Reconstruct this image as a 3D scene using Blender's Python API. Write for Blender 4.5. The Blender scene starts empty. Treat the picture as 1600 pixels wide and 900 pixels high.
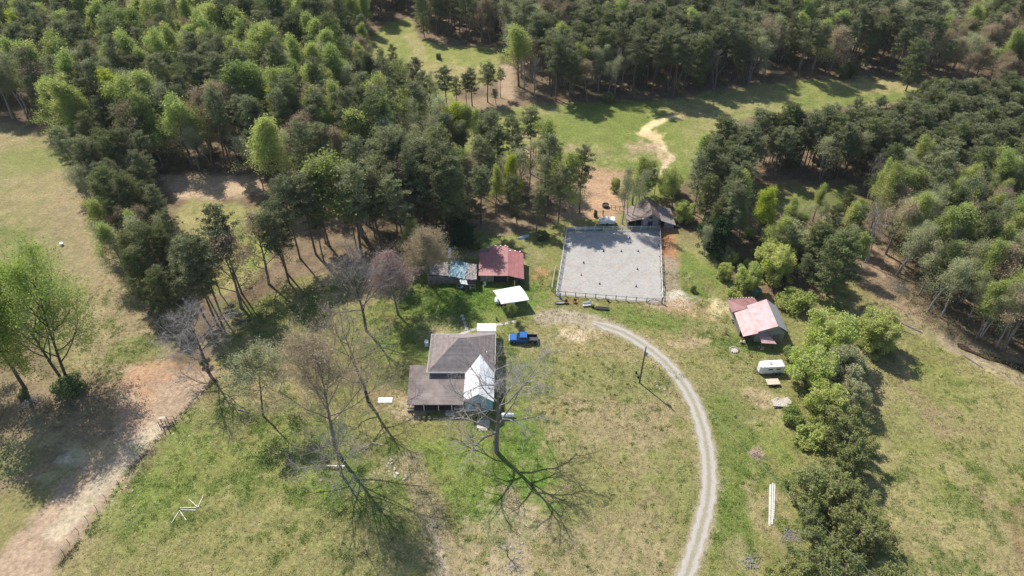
import bpy, math, random
import numpy as np
from mathutils import Vector, Matrix

R = math.radians
scene = bpy.context.scene
COL = scene.collection

# ------------------------------------------------------------------ camera
TH = R(40.0); F = 1067.0; CH = 100.0
cam_d = bpy.data.cameras.new("camera"); cam = bpy.data.objects.new("camera", cam_d)
COL.objects.link(cam); scene.camera = cam
cam.location = (0, 0, CH); cam.rotation_euler = (R(90) - TH, 0, 0)
cam_d.sensor_width = 36; cam_d.lens = 36 * F / 1600
cam_d.clip_start = 0.5; cam_d.clip_end = 9000

# ------------------------------------------------------------------ light
SUN_EL = R(48.0); SH = Vector((0.61, -0.79, 0)).normalized()     # direction in which shadows fall
w = bpy.data.worlds.new("World"); scene.world = w; w.use_nodes = True
nt = w.node_tree; bg = nt.nodes["Background"]
sky = nt.nodes.new("ShaderNodeTexSky"); sky.sky_type = 'NISHITA'; sky.sun_disc = False
sky.sun_elevation = SUN_EL; sky.sun_rotation = math.atan2(-SH.x, -SH.y)
sky.altitude = 200; sky.air_density = 1.0; sky.dust_density = 0.8
nt.links.new(sky.outputs[0], bg.inputs[0]); bg.inputs[1].default_value = 0.13
sd = bpy.data.lights.new("sun", 'SUN'); sun = bpy.data.objects.new("sun", sd); COL.objects.link(sun)
sd.energy = 5.0; sd.angle = R(0.5); sd.color = (1.0, 0.95, 0.87)
Ld = Vector((SH.x * math.cos(SUN_EL), SH.y * math.cos(SUN_EL), -math.sin(SUN_EL)))
sun.rotation_euler = Ld.to_track_quat('-Z', 'Y').to_euler(); sun.location = (-60, 160, 120)

scene.render.engine = 'CYCLES'
scene.cycles.max_bounces = 6; scene.cycles.diffuse_bounces = 4; scene.cycles.transmission_bounces = 4
scene.cycles.transparent_max_bounces = 6
vs = scene.view_settings
vs.view_transform = 'Standard'; vs.look = 'None'; vs.gamma = 1.0; vs.exposure = 0.52
vs.use_curve_mapping = False

# ------------------------------------------------------------------ helpers
def U(px, py, z=0.0):
    """point of the plane at height z that the photo shows at pixel (px, py)"""
    u = (px - 800) / F; v = (py - 450) / F
    dy = math.cos(TH) - v * math.sin(TH); dz = -math.sin(TH) - v * math.cos(TH)
    t = (CH - z) / -dz
    return (u * t, dy * t)

def HT(px, py, pt):
    X, Y = U(px, py); v = (pt - 450) / F
    dy = math.cos(TH) - v * math.sin(TH); dz = -math.sin(TH) - v * math.cos(TH)
    return CH + dz / dy * Y

def tag(o, label=None, cat=None, group=None, kind=None):
    if label: o["label"] = label
    if cat: o["category"] = cat
    if group: o["group"] = group
    if kind: o["kind"] = kind
    return o

def thing(name, loc, label, cat, rz=0.0, group=None):
    o = bpy.data.objects.new(name, None); COL.objects.link(o)
    o.location = (loc[0], loc[1], loc[2] if len(loc) > 2 else 0.0); o.rotation_euler = (0, 0, rz)
    o.empty_display_size = 0.5
    return tag(o, label, cat, group)

class MB:
    def __init__(s): s.v = []; s.f = []
    def quad(s, *p):
        n = len(s.v); s.v += [tuple(q) for q in p]; s.f.append(tuple(range(n, n + len(p)))); return s
    def box(s, x0, x1, y0, y1, z0, z1, rz=0.0, c=None):
        n = len(s.v); P = [(x0,y0,z0),(x1,y0,z0),(x1,y1,z0),(x0,y1,z0),(x0,y0,z1),(x1,y0,z1),(x1,y1,z1),(x0,y1,z1)]
        if rz or c:
            cx, cy = c if c else (0, 0); ca, sa = math.cos(rz), math.sin(rz)
            P = [(cx + x * ca - y * sa, cy + x * sa + y * ca, z) for x, y, z in P]
        s.v += P
        for f in ((0,3,2,1),(4,5,6,7),(0,1,5,4),(1,2,6,5),(2,3,7,6),(3,0,4,7)): s.f.append(tuple(n + i for i in f))
        return s
    def slab(s, pts, t):
        """solid plate: pts is the top outline (3-D), t its thickness straight down"""
        n = len(s.v); k = len(pts)
        s.v += [tuple(p) for p in pts] + [(p[0], p[1], p[2] - t) for p in pts]
        s.f.append(tuple(range(n, n + k))); s.f.append(tuple(range(n + 2 * k - 1, n + k - 1, -1)))
        for i in range(k):
            j = (i + 1) % k; s.f.append((n + i, n + k + i, n + k + j, n + j))
        return s
    def tube(s, a, b, r0, r1=None, n=8, cap=True):
        r1 = r0 if r1 is None else r1
        a = Vector(a); b = Vector(b); d = (b - a).normalized()
        u = d.orthogonal().normalized(); w_ = d.cross(u); m = len(s.v)
        for q, r in ((a, r0), (b, r1)):
            for i in range(n):
                t = 2 * math.pi * i / n; s.v.append(tuple(q + u * (r * math.cos(t)) + w_ * (r * math.sin(t))))
        for i in range(n):
            j = (i + 1) % n; s.f.append((m + i, m + j, m + n + j, m + n + i))
        if cap:
            s.f.append(tuple(m + i for i in range(n - 1, -1, -1))); s.f.append(tuple(m + n + i for i in range(n)))
        return s
    def bar(s, a, b, w_, h):
        """rectangular beam from a to b"""
        a = Vector(a); b = Vector(b); d = (b - a).normalized()
        u = d.cross(Vector((0, 0, 1)))
        u = u.normalized() if u.length > 1e-4 else Vector((1, 0, 0))
        t = u.cross(d).normalized(); m = len(s.v)
        for q in (a, b):
            for i, j in ((-1,-1),(1,-1),(1,1),(-1,1)): s.v.append(tuple(q + u * (i * w_ / 2) + t * (j * h / 2)))
        for f in ((0,1,2,3),(7,6,5,4),(0,4,5,1),(1,5,6,2),(2,6,7,3),(3,7,4,0)): s.f.append(tuple(m + i for i in f))
        return s
    def ball(s, c, r, n=8, sz=1.0, jit=0.0, rng=random):
        m = len(s.v); rows = n // 2 + 1
        for i in range(rows + 1):
            ph = math.pi * i / rows
            for j in range(n):
                t = 2 * math.pi * j / n; k = r * (1 + rng.uniform(-jit, jit))
                s.v.append((c[0] + k * math.sin(ph) * math.cos(t), c[1] + k * math.sin(ph) * math.sin(t), c[2] + k * sz * math.cos(ph)))
        for i in range(rows):
            for j in range(n):
                k = (j + 1) % n; s.f.append((m + i*n + j, m + (i+1)*n + j, m + (i+1)*n + k, m + i*n + k))
        return s
    def build(s, name, mat, parent=None, loc=(0, 0, 0), rz=0.0, smooth=False):
        me = bpy.data.meshes.new(name); me.from_pydata(s.v, [], s.f); me.materials.append(mat)
        me.validate()
        if smooth:
            for p in me.polygons: p.use_smooth = True
        o = bpy.data.objects.new(name, me); COL.objects.link(o)
        o.location = loc; o.rotation_euler = (0, 0, rz)
        if parent: o.parent = parent
        return o

def copy_tree(o, parent=None):
    c = o.copy(); COL.objects.link(c)
    if parent: c.parent = parent
    for ch in list(o.children): copy_tree(ch, c)
    return c

# numpy value noise
def _h(ix, iy, s):
    n = (ix.astype(np.int64) * 374761393 + iy.astype(np.int64) * 668265263 + s * 974711) & 0xffffffff
    n = ((n ^ (n >> 13)) * 1274126177) & 0xffffffff
    return ((n ^ (n >> 16)) & 0xffff) / 65535.0
def vnoise(x, y, s=0):
    ix = np.floor(x); iy = np.floor(y); fx = x - ix; fy = y - iy
    fx = fx * fx * (3 - 2 * fx); fy = fy * fy * (3 - 2 * fy)
    a = _h(ix, iy, s); b = _h(ix + 1, iy, s); c = _h(ix, iy + 1, s); d = _h(ix + 1, iy + 1, s)
    return (a * (1 - fx) + b * fx) * (1 - fy) + (c * (1 - fx) + d * fx) * fy
def fbm(x, y, sc, s=0, o=4):
    t = 0; a = .5; n = 0
    for k in range(o):
        t = t + a * vnoise(x / sc, y / sc, s + k * 17); n += a; a *= .5; sc *= .5
    return t / n * 2 - 1

# ------------------------------------------------------------------ materials
def mat(name, c1, c2=None, scale=3.0, rough=0.8, metal=0.0, bump=0.0, lines=None, lo=.35, hi=.65, c3=None, var=0.0, detail=6, spec=None):
    """two (three) tone procedural material; lines=(axis, per metre, depth) adds board / rib relief"""
    m = bpy.data.materials.new(name); m.use_nodes = True; nt = m.node_tree; N = nt.nodes; L = nt.links
    b = N["Principled BSDF"]; b.inputs["Roughness"].default_value = rough; b.inputs["Metallic"].default_value = metal
    if spec is not None: b.inputs["Specular IOR Level"].default_value = spec
    tc = N.new("ShaderNodeTexCoord"); co = tc.outputs["Object"]
    ns = N.new("ShaderNodeTexNoise"); ns.inputs["Scale"].default_value = scale; ns.inputs["Detail"].default_value = detail
    L.new(co, ns.inputs["Vector"])
    cr = N.new("ShaderNodeValToRGB"); L.new(ns.outputs["Fac"], cr.inputs["Fac"])
    cr.color_ramp.elements[0].position = lo; cr.color_ramp.elements[1].position = hi
    cr.color_ramp.elements[0].color = (*c1, 1); cr.color_ramp.elements[1].color = (*(c2 or tuple(x * .75 for x in c1)), 1)
    if c3:
        e = cr.color_ramp.elements.new((lo + hi) / 2); e.color = (*c3, 1)
    out = cr.outputs["Color"]; hgt = ns.outputs["Fac"]
    if lines:
        ax, per, dep = lines
        sx = N.new("ShaderNodeSeparateXYZ"); L.new(co, sx.inputs[0])
        mu = N.new("ShaderNodeMath"); mu.operation = 'MULTIPLY'; L.new(sx.outputs[ax], mu.inputs[0]); mu.inputs[1].default_value = per
        fr = N.new("ShaderNodeMath"); fr.operation = 'FRACT'; L.new(mu.outputs[0], fr.inputs[0])
        fl = N.new("ShaderNodeMath"); fl.operation = 'FLOOR'; L.new(mu.outputs[0], fl.inputs[0])
        wn = N.new("ShaderNodeTexWhiteNoise"); wn.noise_dimensions = '1D'; L.new(fl.outputs[0], wn.inputs["W"])
        mr = N.new("ShaderNodeMapRange"); L.new(wn.outputs["Value"], mr.inputs[0]); mr.inputs[3].default_value = 1 - dep; mr.inputs[4].default_value = 1 + dep * .4
        gp = N.new("ShaderNodeMath"); gp.operation = 'LESS_THAN'; L.new(fr.outputs[0], gp.inputs[0]); gp.inputs[1].default_value = .12
        g2 = N.new("ShaderNodeMath"); g2.operation = 'MULTIPLY_ADD'; L.new(gp.outputs[0], g2.inputs[0]); g2.inputs[1].default_value = -dep; g2.inputs[2].default_value = 1
        m2 = N.new("ShaderNodeMath"); m2.operation = 'MULTIPLY'; L.new(mr.outputs[0], m2.inputs[0]); L.new(g2.outputs[0], m2.inputs[1])
        mx = N.new("ShaderNodeVectorMath"); mx.operation = 'SCALE'; L.new(out, mx.inputs[0]); L.new(m2.outputs[0], mx.inputs["Scale"])
        out = mx.outputs[0]; hgt = fr.outputs[0]
    if var:
        oi = N.new("ShaderNodeObjectInfo"); mr = N.new("ShaderNodeMapRange"); L.new(oi.outputs["Random"], mr.inputs[0])
        mr.inputs[3].default_value = 1 - var; mr.inputs[4].default_value = 1 + var
        mx = N.new("ShaderNodeVectorMath"); mx.operation = 'SCALE'; L.new(out, mx.inputs[0]); L.new(mr.outputs[0], mx.inputs["Scale"]); out = mx.outputs[0]
    L.new(out, b.inputs["Base Color"])
    if bump:
        bp = N.new("ShaderNodeBump"); bp.inputs["Strength"].default_value = bump; bp.inputs["Distance"].default_value = .05
        L.new(hgt, bp.inputs["Height"]); L.new(bp.outputs[0], b.inputs["Normal"])
    return m

def leaf_mat(name, c, c2, trans=0.35, var=.25, hue=.012):
    m = bpy.data.materials.new(name); m.use_nodes = True; nt = m.node_tree; N = nt.nodes; L = nt.links
    N.remove(N["Principled BSDF"]); out = N["Material Output"]
    tc = N.new("ShaderNodeTexCoord"); ns = N.new("ShaderNodeTexNoise"); ns.inputs["Scale"].default_value = .55; ns.inputs["Detail"].default_value = 3
    L.new(tc.outputs["Object"], ns.inputs["Vector"])
    cr = N.new("ShaderNodeValToRGB"); L.new(ns.outputs["Fac"], cr.inputs["Fac"])
    cr.color_ramp.elements[0].position = .38; cr.color_ramp.elements[1].position = .62
    cr.color_ramp.elements[0].color = (*c, 1); cr.color_ramp.elements[1].color = (*c2, 1)
    oi = N.new("ShaderNodeObjectInfo")
    hs = N.new("ShaderNodeHueSaturation"); L.new(cr.outputs[0], hs.inputs["Color"])
    mr = N.new("ShaderNodeMapRange"); L.new(oi.outputs["Random"], mr.inputs[0]); mr.inputs[3].default_value = .5 - hue; mr.inputs[4].default_value = .5 + hue
    L.new(mr.outputs[0], hs.inputs["Hue"])
    wn = N.new("ShaderNodeTexWhiteNoise"); wn.noise_dimensions = '1D'; L.new(oi.outputs["Random"], wn.inputs["W"])
    m2 = N.new("ShaderNodeMapRange"); L.new(wn.outputs["Value"], m2.inputs[0]); m2.inputs[3].default_value = 1 - var; m2.inputs[4].default_value = 1 + var
    L.new(m2.outputs[0], hs.inputs["Value"])
    d = N.new("ShaderNodeBsdfDiffuse"); t = N.new("ShaderNodeBsdfTranslucent"); mx = N.new("ShaderNodeMixShader"); mx.inputs[0].default_value = trans
    L.new(hs.outputs[0], d.inputs[0]); L.new(hs.outputs[0], t.inputs[0])
    L.new(d.outputs[0], mx.inputs[1]); L.new(t.outputs[0], mx.inputs[2]); L.new(mx.outputs[0], out.inputs[0])
    return m

M = {}
M['shingle'] = mat('brown shingles', (.26,.22,.21), (.19,.165,.155), 1.2, .9, lines=('Y', 3.2, .2), bump=.3)
M['shingle_side'] = mat('brown shingles side', (.25,.20,.185), (.17,.14,.13), 1.2, .9, lines=('X', 3.2, .2), bump=.3)
M['porchroof'] = mat('porch roll roofing', (.25,.205,.185), (.15,.12,.11), .5, .9, lines=('Y', 1.1, .16), bump=.2)
M['white_metal'] = mat('white painted metal', (.80,.80,.80), (.68,.68,.67), .8, .45, lines=('Y', 2.5, .06))
M['white_metal_x'] = mat('white ribbed metal', (.80,.80,.80), (.66,.66,.65), .8, .45, lines=('X', 2.5, .08))
M['white'] = mat('white paint', (.78,.78,.76), (.6,.59,.56), 2.5, .5)
M['teal'] = mat('teal siding', (.24,.42,.48), (.28,.46,.51), 2, .6, lines=('Z', 5, .12))
M['housewall'] = mat('grey siding', (.32,.36,.38), (.26,.29,.31), 2, .6, lines=('Z', 5, .12))
M['glass'] = mat('dark glass', (.02,.025,.03), (.03,.035,.04), 1, .08)
M['dark'] = mat('dark void', (.02,.02,.02), (.03,.028,.025), 2, .9)
M['deck'] = mat('deck boards', (.12,.09,.08), (.08,.06,.055), 2, .8, lines=('X', 6, .3))
M['trim'] = mat('white trim', (.72,.72,.70), (.62,.62,.6), 3, .5)
M['redroof'] = mat('red metal roof', (.33,.12,.11), (.25,.10,.09), .7, .5, lines=('X', 3, .12), c3=(.29,.10,.095), bump=.3)
M['pinkroof'] = mat('faded pink red metal roof', (.50,.26,.25), (.37,.14,.13), .8, .5, lines=('X', 2.2, .12), c3=(.47,.235,.22), bump=.3)
M['pinkroof2'] = mat('faded pink metal roof', (.52,.33,.33), (.44,.22,.21), .7, .5, lines=('Y', 2.2, .10), c3=(.50,.30,.30), bump=.3)
M['maroon'] = mat('maroon roof', (.20,.085,.085), (.27,.13,.12), 1.2, .6, lines=('X', 2.2, .15), bump=.3)
M['rust'] = mat('rusty tin roof', (.10,.07,.06), (.27,.15,.11), 1.6, .75, c3=(.17,.14,.13), lines=('X', 2.5, .2), bump=.4)
M['oldroof'] = mat('debris covered roof', (.16,.13,.12), (.08,.09,.10), 1.6, .9, c3=(.30,.26,.24), bump=.6)
M['tarp'] = mat('blue grey tarp', (.06,.14,.19), (.05,.09,.12), 1.6, .55, c3=(.11,.21,.25), bump=.6)
M['greywood'] = mat('weathered grey boards', (.24,.23,.22), (.13,.12,.115), 2.5, .9, lines=('X', 5, .3), bump=.4)
M['bluewood'] = mat('blue grey boards', (.27,.29,.32), (.15,.16,.18), 2.0, .9, lines=('Z', 5, .3), bump=.4)
M['tanwall'] = mat('tan wall', (.36,.30,.22), (.28,.22,.16), 2.0, .8, lines=('X', 3, .15))
M['greywall'] = mat('grey green metal wall', (.34,.36,.33), (.26,.28,.26), 1.5, .6, lines=('Y', 3, .12))
M['wood'] = mat('weathered pole wood', (.11,.08,.06), (.06,.045,.035), 5, .9)
M['palewood'] = mat('pale bare wood', (.55,.48,.38), (.42,.35,.27), 4, .8)
M['whitewood'] = mat('white painted board', (.60,.57,.50), (.45,.41,.35), 3, .6)
M['darkwood'] = mat('dark fence wood', (.13,.10,.09), (.08,.065,.06), 4, .9)
M['whitefence'] = mat('whitewashed rail', (.62,.62,.60), (.45,.44,.42), 1.5, .7)
M['ruststeel'] = mat('rusty steel', (.12,.05,.035), (.06,.03,.025), 6, .8)
M['blue_paint'] = mat('blue car paint', (.010,.095,.32), (.012,.10,.34), 1, .22, spec=.7)
M['tyre'] = mat('tyre rubber', (.02,.02,.02), (.03,.03,.03), 8, .85)
M['rim'] = mat('wheel rim', (.5,.5,.5), (.4,.4,.4), 5, .3, metal=.8)
M['black'] = mat('black plastic', (.025,.025,.028), (.04,.04,.042), 5, .5)
M['red'] = mat('red plastic', (.32,.04,.04), (.24,.04,.04), 5, .5)
M['orange'] = mat('orange plastic', (.6,.16,.04), (.5,.13,.04), 5, .5)
M['barrelblue'] = mat('blue plastic', (.06,.10,.30), (.05,.08,.24), 5, .5)
M['greymetal'] = mat('grey metal', (.42,.43,.44), (.33,.34,.35), 3, .45, metal=.3)
M['lamp'] = mat('clear lamp cover', (.7,.7,.72), (.6,.6,.62), 3, .15)
M['taillamp'] = mat('red lamp cover', (.4,.02,.02), (.3,.02,.02), 3, .2)
M['concrete'] = mat('worn concrete', (.50,.46,.38), (.36,.33,.26), 2.5, .9)
M['stone'] = mat('pale stone', (.46,.40,.33), (.30,.25,.2), 2, .9, var=.2)
M['sawdust'] = mat('pale wood chips', (.62,.54,.36), (.48,.38,.24), 2.5, .95)
M['water'] = mat('muddy creek water', (.085,.05,.03), (.06,.04,.028), .4, .15)
M['bark_pine'] = mat('pine bark', (.15,.11,.085), (.10,.075,.06), 3, .95, var=.15)
M['bark_dark'] = mat('dark bark', (.085,.07,.058), (.055,.045,.04), 3, .95, var=.2)
M['bark_grey'] = mat('grey bark', (.21,.18,.16), (.14,.12,.11), 2, .95, var=.2)
M['bark_pale'] = mat('silver bark', (.29,.265,.25), (.20,.18,.17), 2, .95, var=.15)
M['twig'] = mat('grey brown twigs', (.30,.26,.23), (.22,.19,.165), 1, .95, var=.2)
M['twig_tan'] = mat('tan budding twigs', (.38,.32,.22), (.30,.25,.17), 1, .95, var=.2)
M['twig_pale'] = mat('pale grey twigs', (.36,.33,.31), (.27,.245,.23), 1, .95, var=.1)
M['twig_red'] = mat('reddish twigs', (.38,.28,.26), (.30,.22,.21), 1, .95, var=.1)

M['pine'] = leaf_mat('pine needles', (.175,.195,.090), (.245,.255,.135), .36)
M['pine_dark'] = leaf_mat('dark needles', (.150,.178,.065), (.210,.225,.10), .33)
M['cedar'] = leaf_mat('olive evergreen needles', (.190,.212,.072), (.275,.285,.115), .3, var=.12, hue=.01)
M['poplar'] = leaf_mat('fresh spring leaves', (.35,.42,.12), (.47,.50,.17), .5, var=.15, hue=.012)
M['lime'] = leaf_mat('bright lime leaves', (.40,.47,.04), (.48,.50,.09), .5, var=.1, hue=.008)
M['sage'] = leaf_mat('pale sage leaves', (.33,.36,.17), (.43,.43,.25), .42, var=.2, hue=.012)
M['midgreen'] = leaf_mat('mid green leaves', (.22,.28,.07), (.29,.33,.12), .42, var=.15, hue=.01)
M['tan'] = leaf_mat('tan catkins', (.40,.32,.19), (.33,.27,.18), .35, var=.2, hue=.01)
M['bud_red'] = leaf_mat('red maple buds', (.42,.29,.26), (.34,.25,.22), .3, var=.1)
M['leafing'] = leaf_mat('new oak leaves', (.32,.42,.07), (.40,.46,.13), .48, var=.1, hue=.01)
M['rowleaf'] = leaf_mat('loose spring leaves', (.38,.45,.10), (.47,.49,.19), .45, var=.18, hue=.01)
M['tuft'] = leaf_mat('dark green grass', (.12,.185,.035), (.16,.235,.055), .3, var=0, hue=0)
M['drytuft'] = leaf_mat('dry straw grass', (.36,.30,.16), (.28,.25,.12), .3, var=0, hue=0)
M['glossy'] = leaf_mat('dark glossy leaves', (.035,.06,.025), (.05,.085,.035), .15, var=.1)
M['brush'] = leaf_mat('brown undergrowth', (.22,.17,.12), (.15,.17,.075), .3, var=.1)

# ------------------------------------------------------------------ ground cover (albedo of each kind of cover, by place)
def W(pts): return np.array([U(x, y) for x, y in pts])

def sdist(X, Y, P):
    """signed distance (inside > 0) of points to a polygon"""
    d = np.full(X.shape, 1e9); ins = np.zeros(X.shape, bool); n = len(P)
    for i in range(n):
        ax, ay = P[i]; bx, by = P[(i + 1) % n]
        ex, ey = bx - ax, by - ay; wx, wy = X - ax, Y - ay
        t = np.clip((wx * ex + wy * ey) / (ex * ex + ey * ey + 1e-9), 0, 1)
        d = np.minimum(d, (wx - ex * t) ** 2 + (wy - ey * t) ** 2)
        c = ((ay <= Y) & (by > Y)) | ((by <= Y) & (ay > Y))
        with np.errstate(all='ignore'):
            xi = ax + (Y - ay) / np.where(abs(by - ay) < 1e-9, 1e-9, by - ay) * ex
        ins ^= c & (X < xi)
    d = np.sqrt(d); return np.where(ins, d, -d)

def ldist(X, Y, P):
    d = np.full(X.shape, 1e9)
    for i in range(len(P) - 1):
        ax, ay = P[i]; bx, by = P[i + 1]; ex, ey = bx - ax, by - ay; wx, wy = X - ax, Y - ay
        t = np.clip((wx * ex + wy * ey) / (ex * ex + ey * ey + 1e-9), 0, 1)
        d = np.minimum(d, np.hypot(wx - ex * t, wy - ey * t))
    return d

def smooth_line(P, n=8):
    P = [Vector((p[0], p[1])) for p in P]; out = []
    Q = [P[0] * 2 - P[1]] + P + [P[-1] * 2 - P[-2]]
    for i in range(1, len(Q) - 2):
        a, b, c, d = Q[i-1], Q[i], Q[i+1], Q[i+2]
        for k in range(n):
            t = k / n
            out.append(0.5 * ((2*b) + (c - a)*t + (2*a - 5*b + 4*c - d)*t*t + (3*b - a - 3*c + d)*t*t*t))
    out.append(P[-1]); return out

YARD = [(112,850),(330,600),(350,520),(400,475),(450,440),(520,425),(600,400),(680,385),(740,365),(830,360),(870,350),(900,318),(1000,330),(1060,345),(1100,400),(1150,455),(1250,475),(1330,430),(1385,470),(1440,500),(1500,530),(1600,580),(1900,720),(2100,1200),(-150,1200)]
PAST = [(-250,175),(0,188),(60,205),(105,240),(125,300),(160,350),(190,420),(235,505),(265,560),(200,600),(100,590),(0,480),(-300,500)]
CLR1 = [(575,62),(598,38),(640,28),(655,60),(690,72),(775,74),(790,120),(720,140),(690,180),(600,120),(575,80)]
MEAD = [(690,205),(760,180),(830,163),(950,160),(1050,156),(1150,138),(1250,125),(1380,122),(1450,135),(1440,155),(1340,165),(1180,180),(1110,210),(1080,280),(1020,320),(930,330),(880,290),(850,262),(760,245),(700,225)]
CLR2 = [(275,330),(300,310),(350,318),(430,330),(440,370),(400,440),(350,460),(300,450),(285,400)]
CLR3 = [(1180,285),(1260,290),(1340,290),(1335,325),(1240,335),(1190,330)]
BANK = [(245,272),(300,272),(412,276),(414,300),(330,312),(270,305)]
ROADL = [(-90,960),(15,850),(100,745),(175,680),(190,620),(200,575),(300,570),(345,575),(322,602),(262,672),(190,760),(105,862),(40,960)]
ARENA = [(868,461),(1034,474),(1030,359),(885,361)]
CREEK = [(1498,533),(1530,548),(1570,560),(1620,578),(1700,610),(1850,660)]
DRIVE = [(925,503),(950,511),(975,520),(1008,540),(1035,562),(1062,592),(1082,625),(1097,665),(1105,705),(1108,745),(1105,785),(1094,830),(1082,870),(1068,910),(1040,980),(1000,1080)]

GW = {k: W(v) for k, v in dict(YARD=YARD, PAST=PAST, CLR1=CLR1, MEAD=MEAD, CLR2=CLR2, CLR3=CLR3, BANK=BANK, ROADL=ROADL, ARENA=ARENA, CREEK=CREEK, DRIVE=DRIVE).items()}
CREEKW = np.array([tuple(p) for p in smooth_line(GW['CREEK'], 4)])

def ground_z(X, Y):
    d = ldist(X, Y, CREEKW) + fbm(X, Y, 5, 77) * .8
    return -1.15 * np.exp(-(d / 2.6) ** 2)

def axis(spans):
    out = [spans[0][0]]
    for a, b, st, en in spans:
        x = a; s = st
        n = max(2, int(round((b - a) / ((st + en) / 2))))
        k = np.linspace(0, 1, n + 1); seg = a + (b - a) * ((st * k + (en - st) * k * k / 2) / (st + (en - st) / 2))
        out += list(seg[1:])
    return np.array(out)
gx = axis([(-4000,-300,350,20),(-300,-110,3,1.2),(-110,110,.55,.55),(110,300,1.2,3),(300,4000,20,350)])
gy = axis([(-2500,20,250,4),(20,45,1.5,.6),(45,150,.55,.55),(150,340,.8,1.6),(340,600,4,12),(600,6000,30,500)])
GX, GY = np.meshgrid(gx, gy); sh = GX.shape
X = GX.ravel(); Y = GY.ravel(); Z = ground_z(X, Y)

n1 = fbm(X, Y, 14, 1); n2 = fbm(X, Y, 5, 2); n3 = fbm(X, Y, 1.8, 3, 3); n4 = fbm(X, Y, 40, 4)
C = np.empty((len(X), 3)); C[:] = (.215,.165,.125)
C += (n2[:, None] * .07 + n3[:, None] * .05) * np.array([1, .85, .7])
grass = np.full(len(X), .15)            # how much fine grass clumping the shader adds
def lay(mask, col, g=None):
    global C, grass
    m = np.clip(mask, 0, 1)[:, None]; C = C * (1 - m) + np.array(col) * m
    if g is not None: grass = grass * (1 - m[:, 0]) + g * m[:, 0]
def ss(x, a, b):
    t = np.clip((x - a) / (b - a), 0, 1); return t * t * (3 - 2 * t)
def poly(key, col, feather=1.5, amp=1.5, op=1, g=None, off=0):
    P = GW[key] if isinstance(key, str) else W(key)
    lay(ss(sdist(X, Y, P) + off + n2 * amp + n3 * amp * .6, -feather, feather) * op, col, g)
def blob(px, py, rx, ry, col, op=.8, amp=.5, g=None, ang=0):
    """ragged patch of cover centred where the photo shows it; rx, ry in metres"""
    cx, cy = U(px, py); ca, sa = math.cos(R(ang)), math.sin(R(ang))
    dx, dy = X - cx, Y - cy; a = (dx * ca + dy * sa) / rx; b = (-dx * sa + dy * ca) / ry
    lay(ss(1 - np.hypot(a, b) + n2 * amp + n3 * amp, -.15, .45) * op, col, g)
def streak(pts, wid, col, op=.8, amp=.6, g=None):
    P = np.array([tuple(p) for p in smooth_line(W(pts), 6)])
    lay(ss(wid - ldist(X, Y, P) + n2 * amp + n3 * amp, -wid * .35, wid * .45) * op, col, g)

TAN = (.335,.29,.165); OLIVE = (.24,.245,.095); GREEN = (.155,.215,.055); LUSH = (.10,.18,.032)
SAND = (.52,.45,.36); CLAY = (.50,.26,.16); PINK = (.47,.36,.30); STRAW = (.42,.36,.22)
def grassland(key, base, alt, dry, fe=1.5, amp=1.5, g=1.0, off=0):
    P = GW[key]; m = ss(sdist(X, Y, P) + off + n2 * amp + n3 * amp * .6, -fe, fe)
    t = ss(n1 + n2 * .5, -.25, .35)[:, None]; u_ = ss(n4 + n1 * .5 + n3 * .3, .0, .5)[:, None]
    c = np.array(base) * (1 - t) + np.array(alt) * t; c = c * (1 - u_) + np.array(dry) * u_
    lay(m, c, g)
grassland('YARD', OLIVE, (.275,.265,.125), TAN)
grassland('PAST', (.24,.25,.10), (.29,.27,.14), (.34,.29,.18), g=.8)
grassland('CLR1', (.25,.29,.09), (.29,.31,.11), (.34,.32,.15), g=.5)
grassland('MEAD', (.19,.245,.065), (.235,.275,.09), (.31,.30,.14), g=.7)
grassland('CLR2', (.27,.32,.09), (.30,.33,.11), (.36,.33,.17), g=.6)
grassland('CLR3', (.17,.20,.07), (.22,.20,.10), (.27,.21,.14), g=.5)
poly('BANK', (.56,.43,.34), 1.5, 1.2)
# left pasture: bare pinkish edge beside the trees, dry centre
streak([(100,300),(140,370),(185,440),(225,520),(245,560)], 3.2, (.44,.34,.26), .8, g=.2)
streak([(60,250),(90,330),(130,420),(150,500),(180,560)], 8, (.33,.29,.17), .45, g=.6)
streak([(110,330),(150,400),(180,470),(205,530)], 9, (.33,.275,.185), .7, .8, .3); blob(60,250,14,10,(.21,.26,.08),.7); blob(215,545,7,5,GREEN,.6)
# track and litter on the left
poly([(-200,590),(60,580),(220,590),(240,640),(150,740),(40,830),(-80,900),(-300,800)], (.29,.225,.165), 3, 3, g=.4)
poly([(-60,800),(60,740),(150,720),(60,830),(-60,920)], (.27,.25,.12), 2, 2, g=.8)
blob(20,720,6,5,LUSH,.5); blob(60,690,5,3,STRAW,.6)
poly('ROADL', PINK, 1.4, 1.6, g=.05)
streak([(320,596),(262,668),(190,760),(105,862)], .9, (.46,.36,.28), .7)
blob(245,590,6,4,CLAY,.4,1.0); blob(215,640,4,5,(.50,.34,.25),.6); blob(290,575,5,2.5,(.40,.27,.19),.7)
streak([(240,670),(170,745),(90,830)], 2.2, (.60,.53,.45), .75)
blob(105,715,3.2,2.2,(.66,.62,.55),.8,.9); blob(70,745,3,1.2,(.62,.56,.46),.6,.9); blob(150,700,6,2.5,STRAW,.6,.9)
blob(90,740,5,2.5,(.30,.27,.16),.7,.8)
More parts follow.
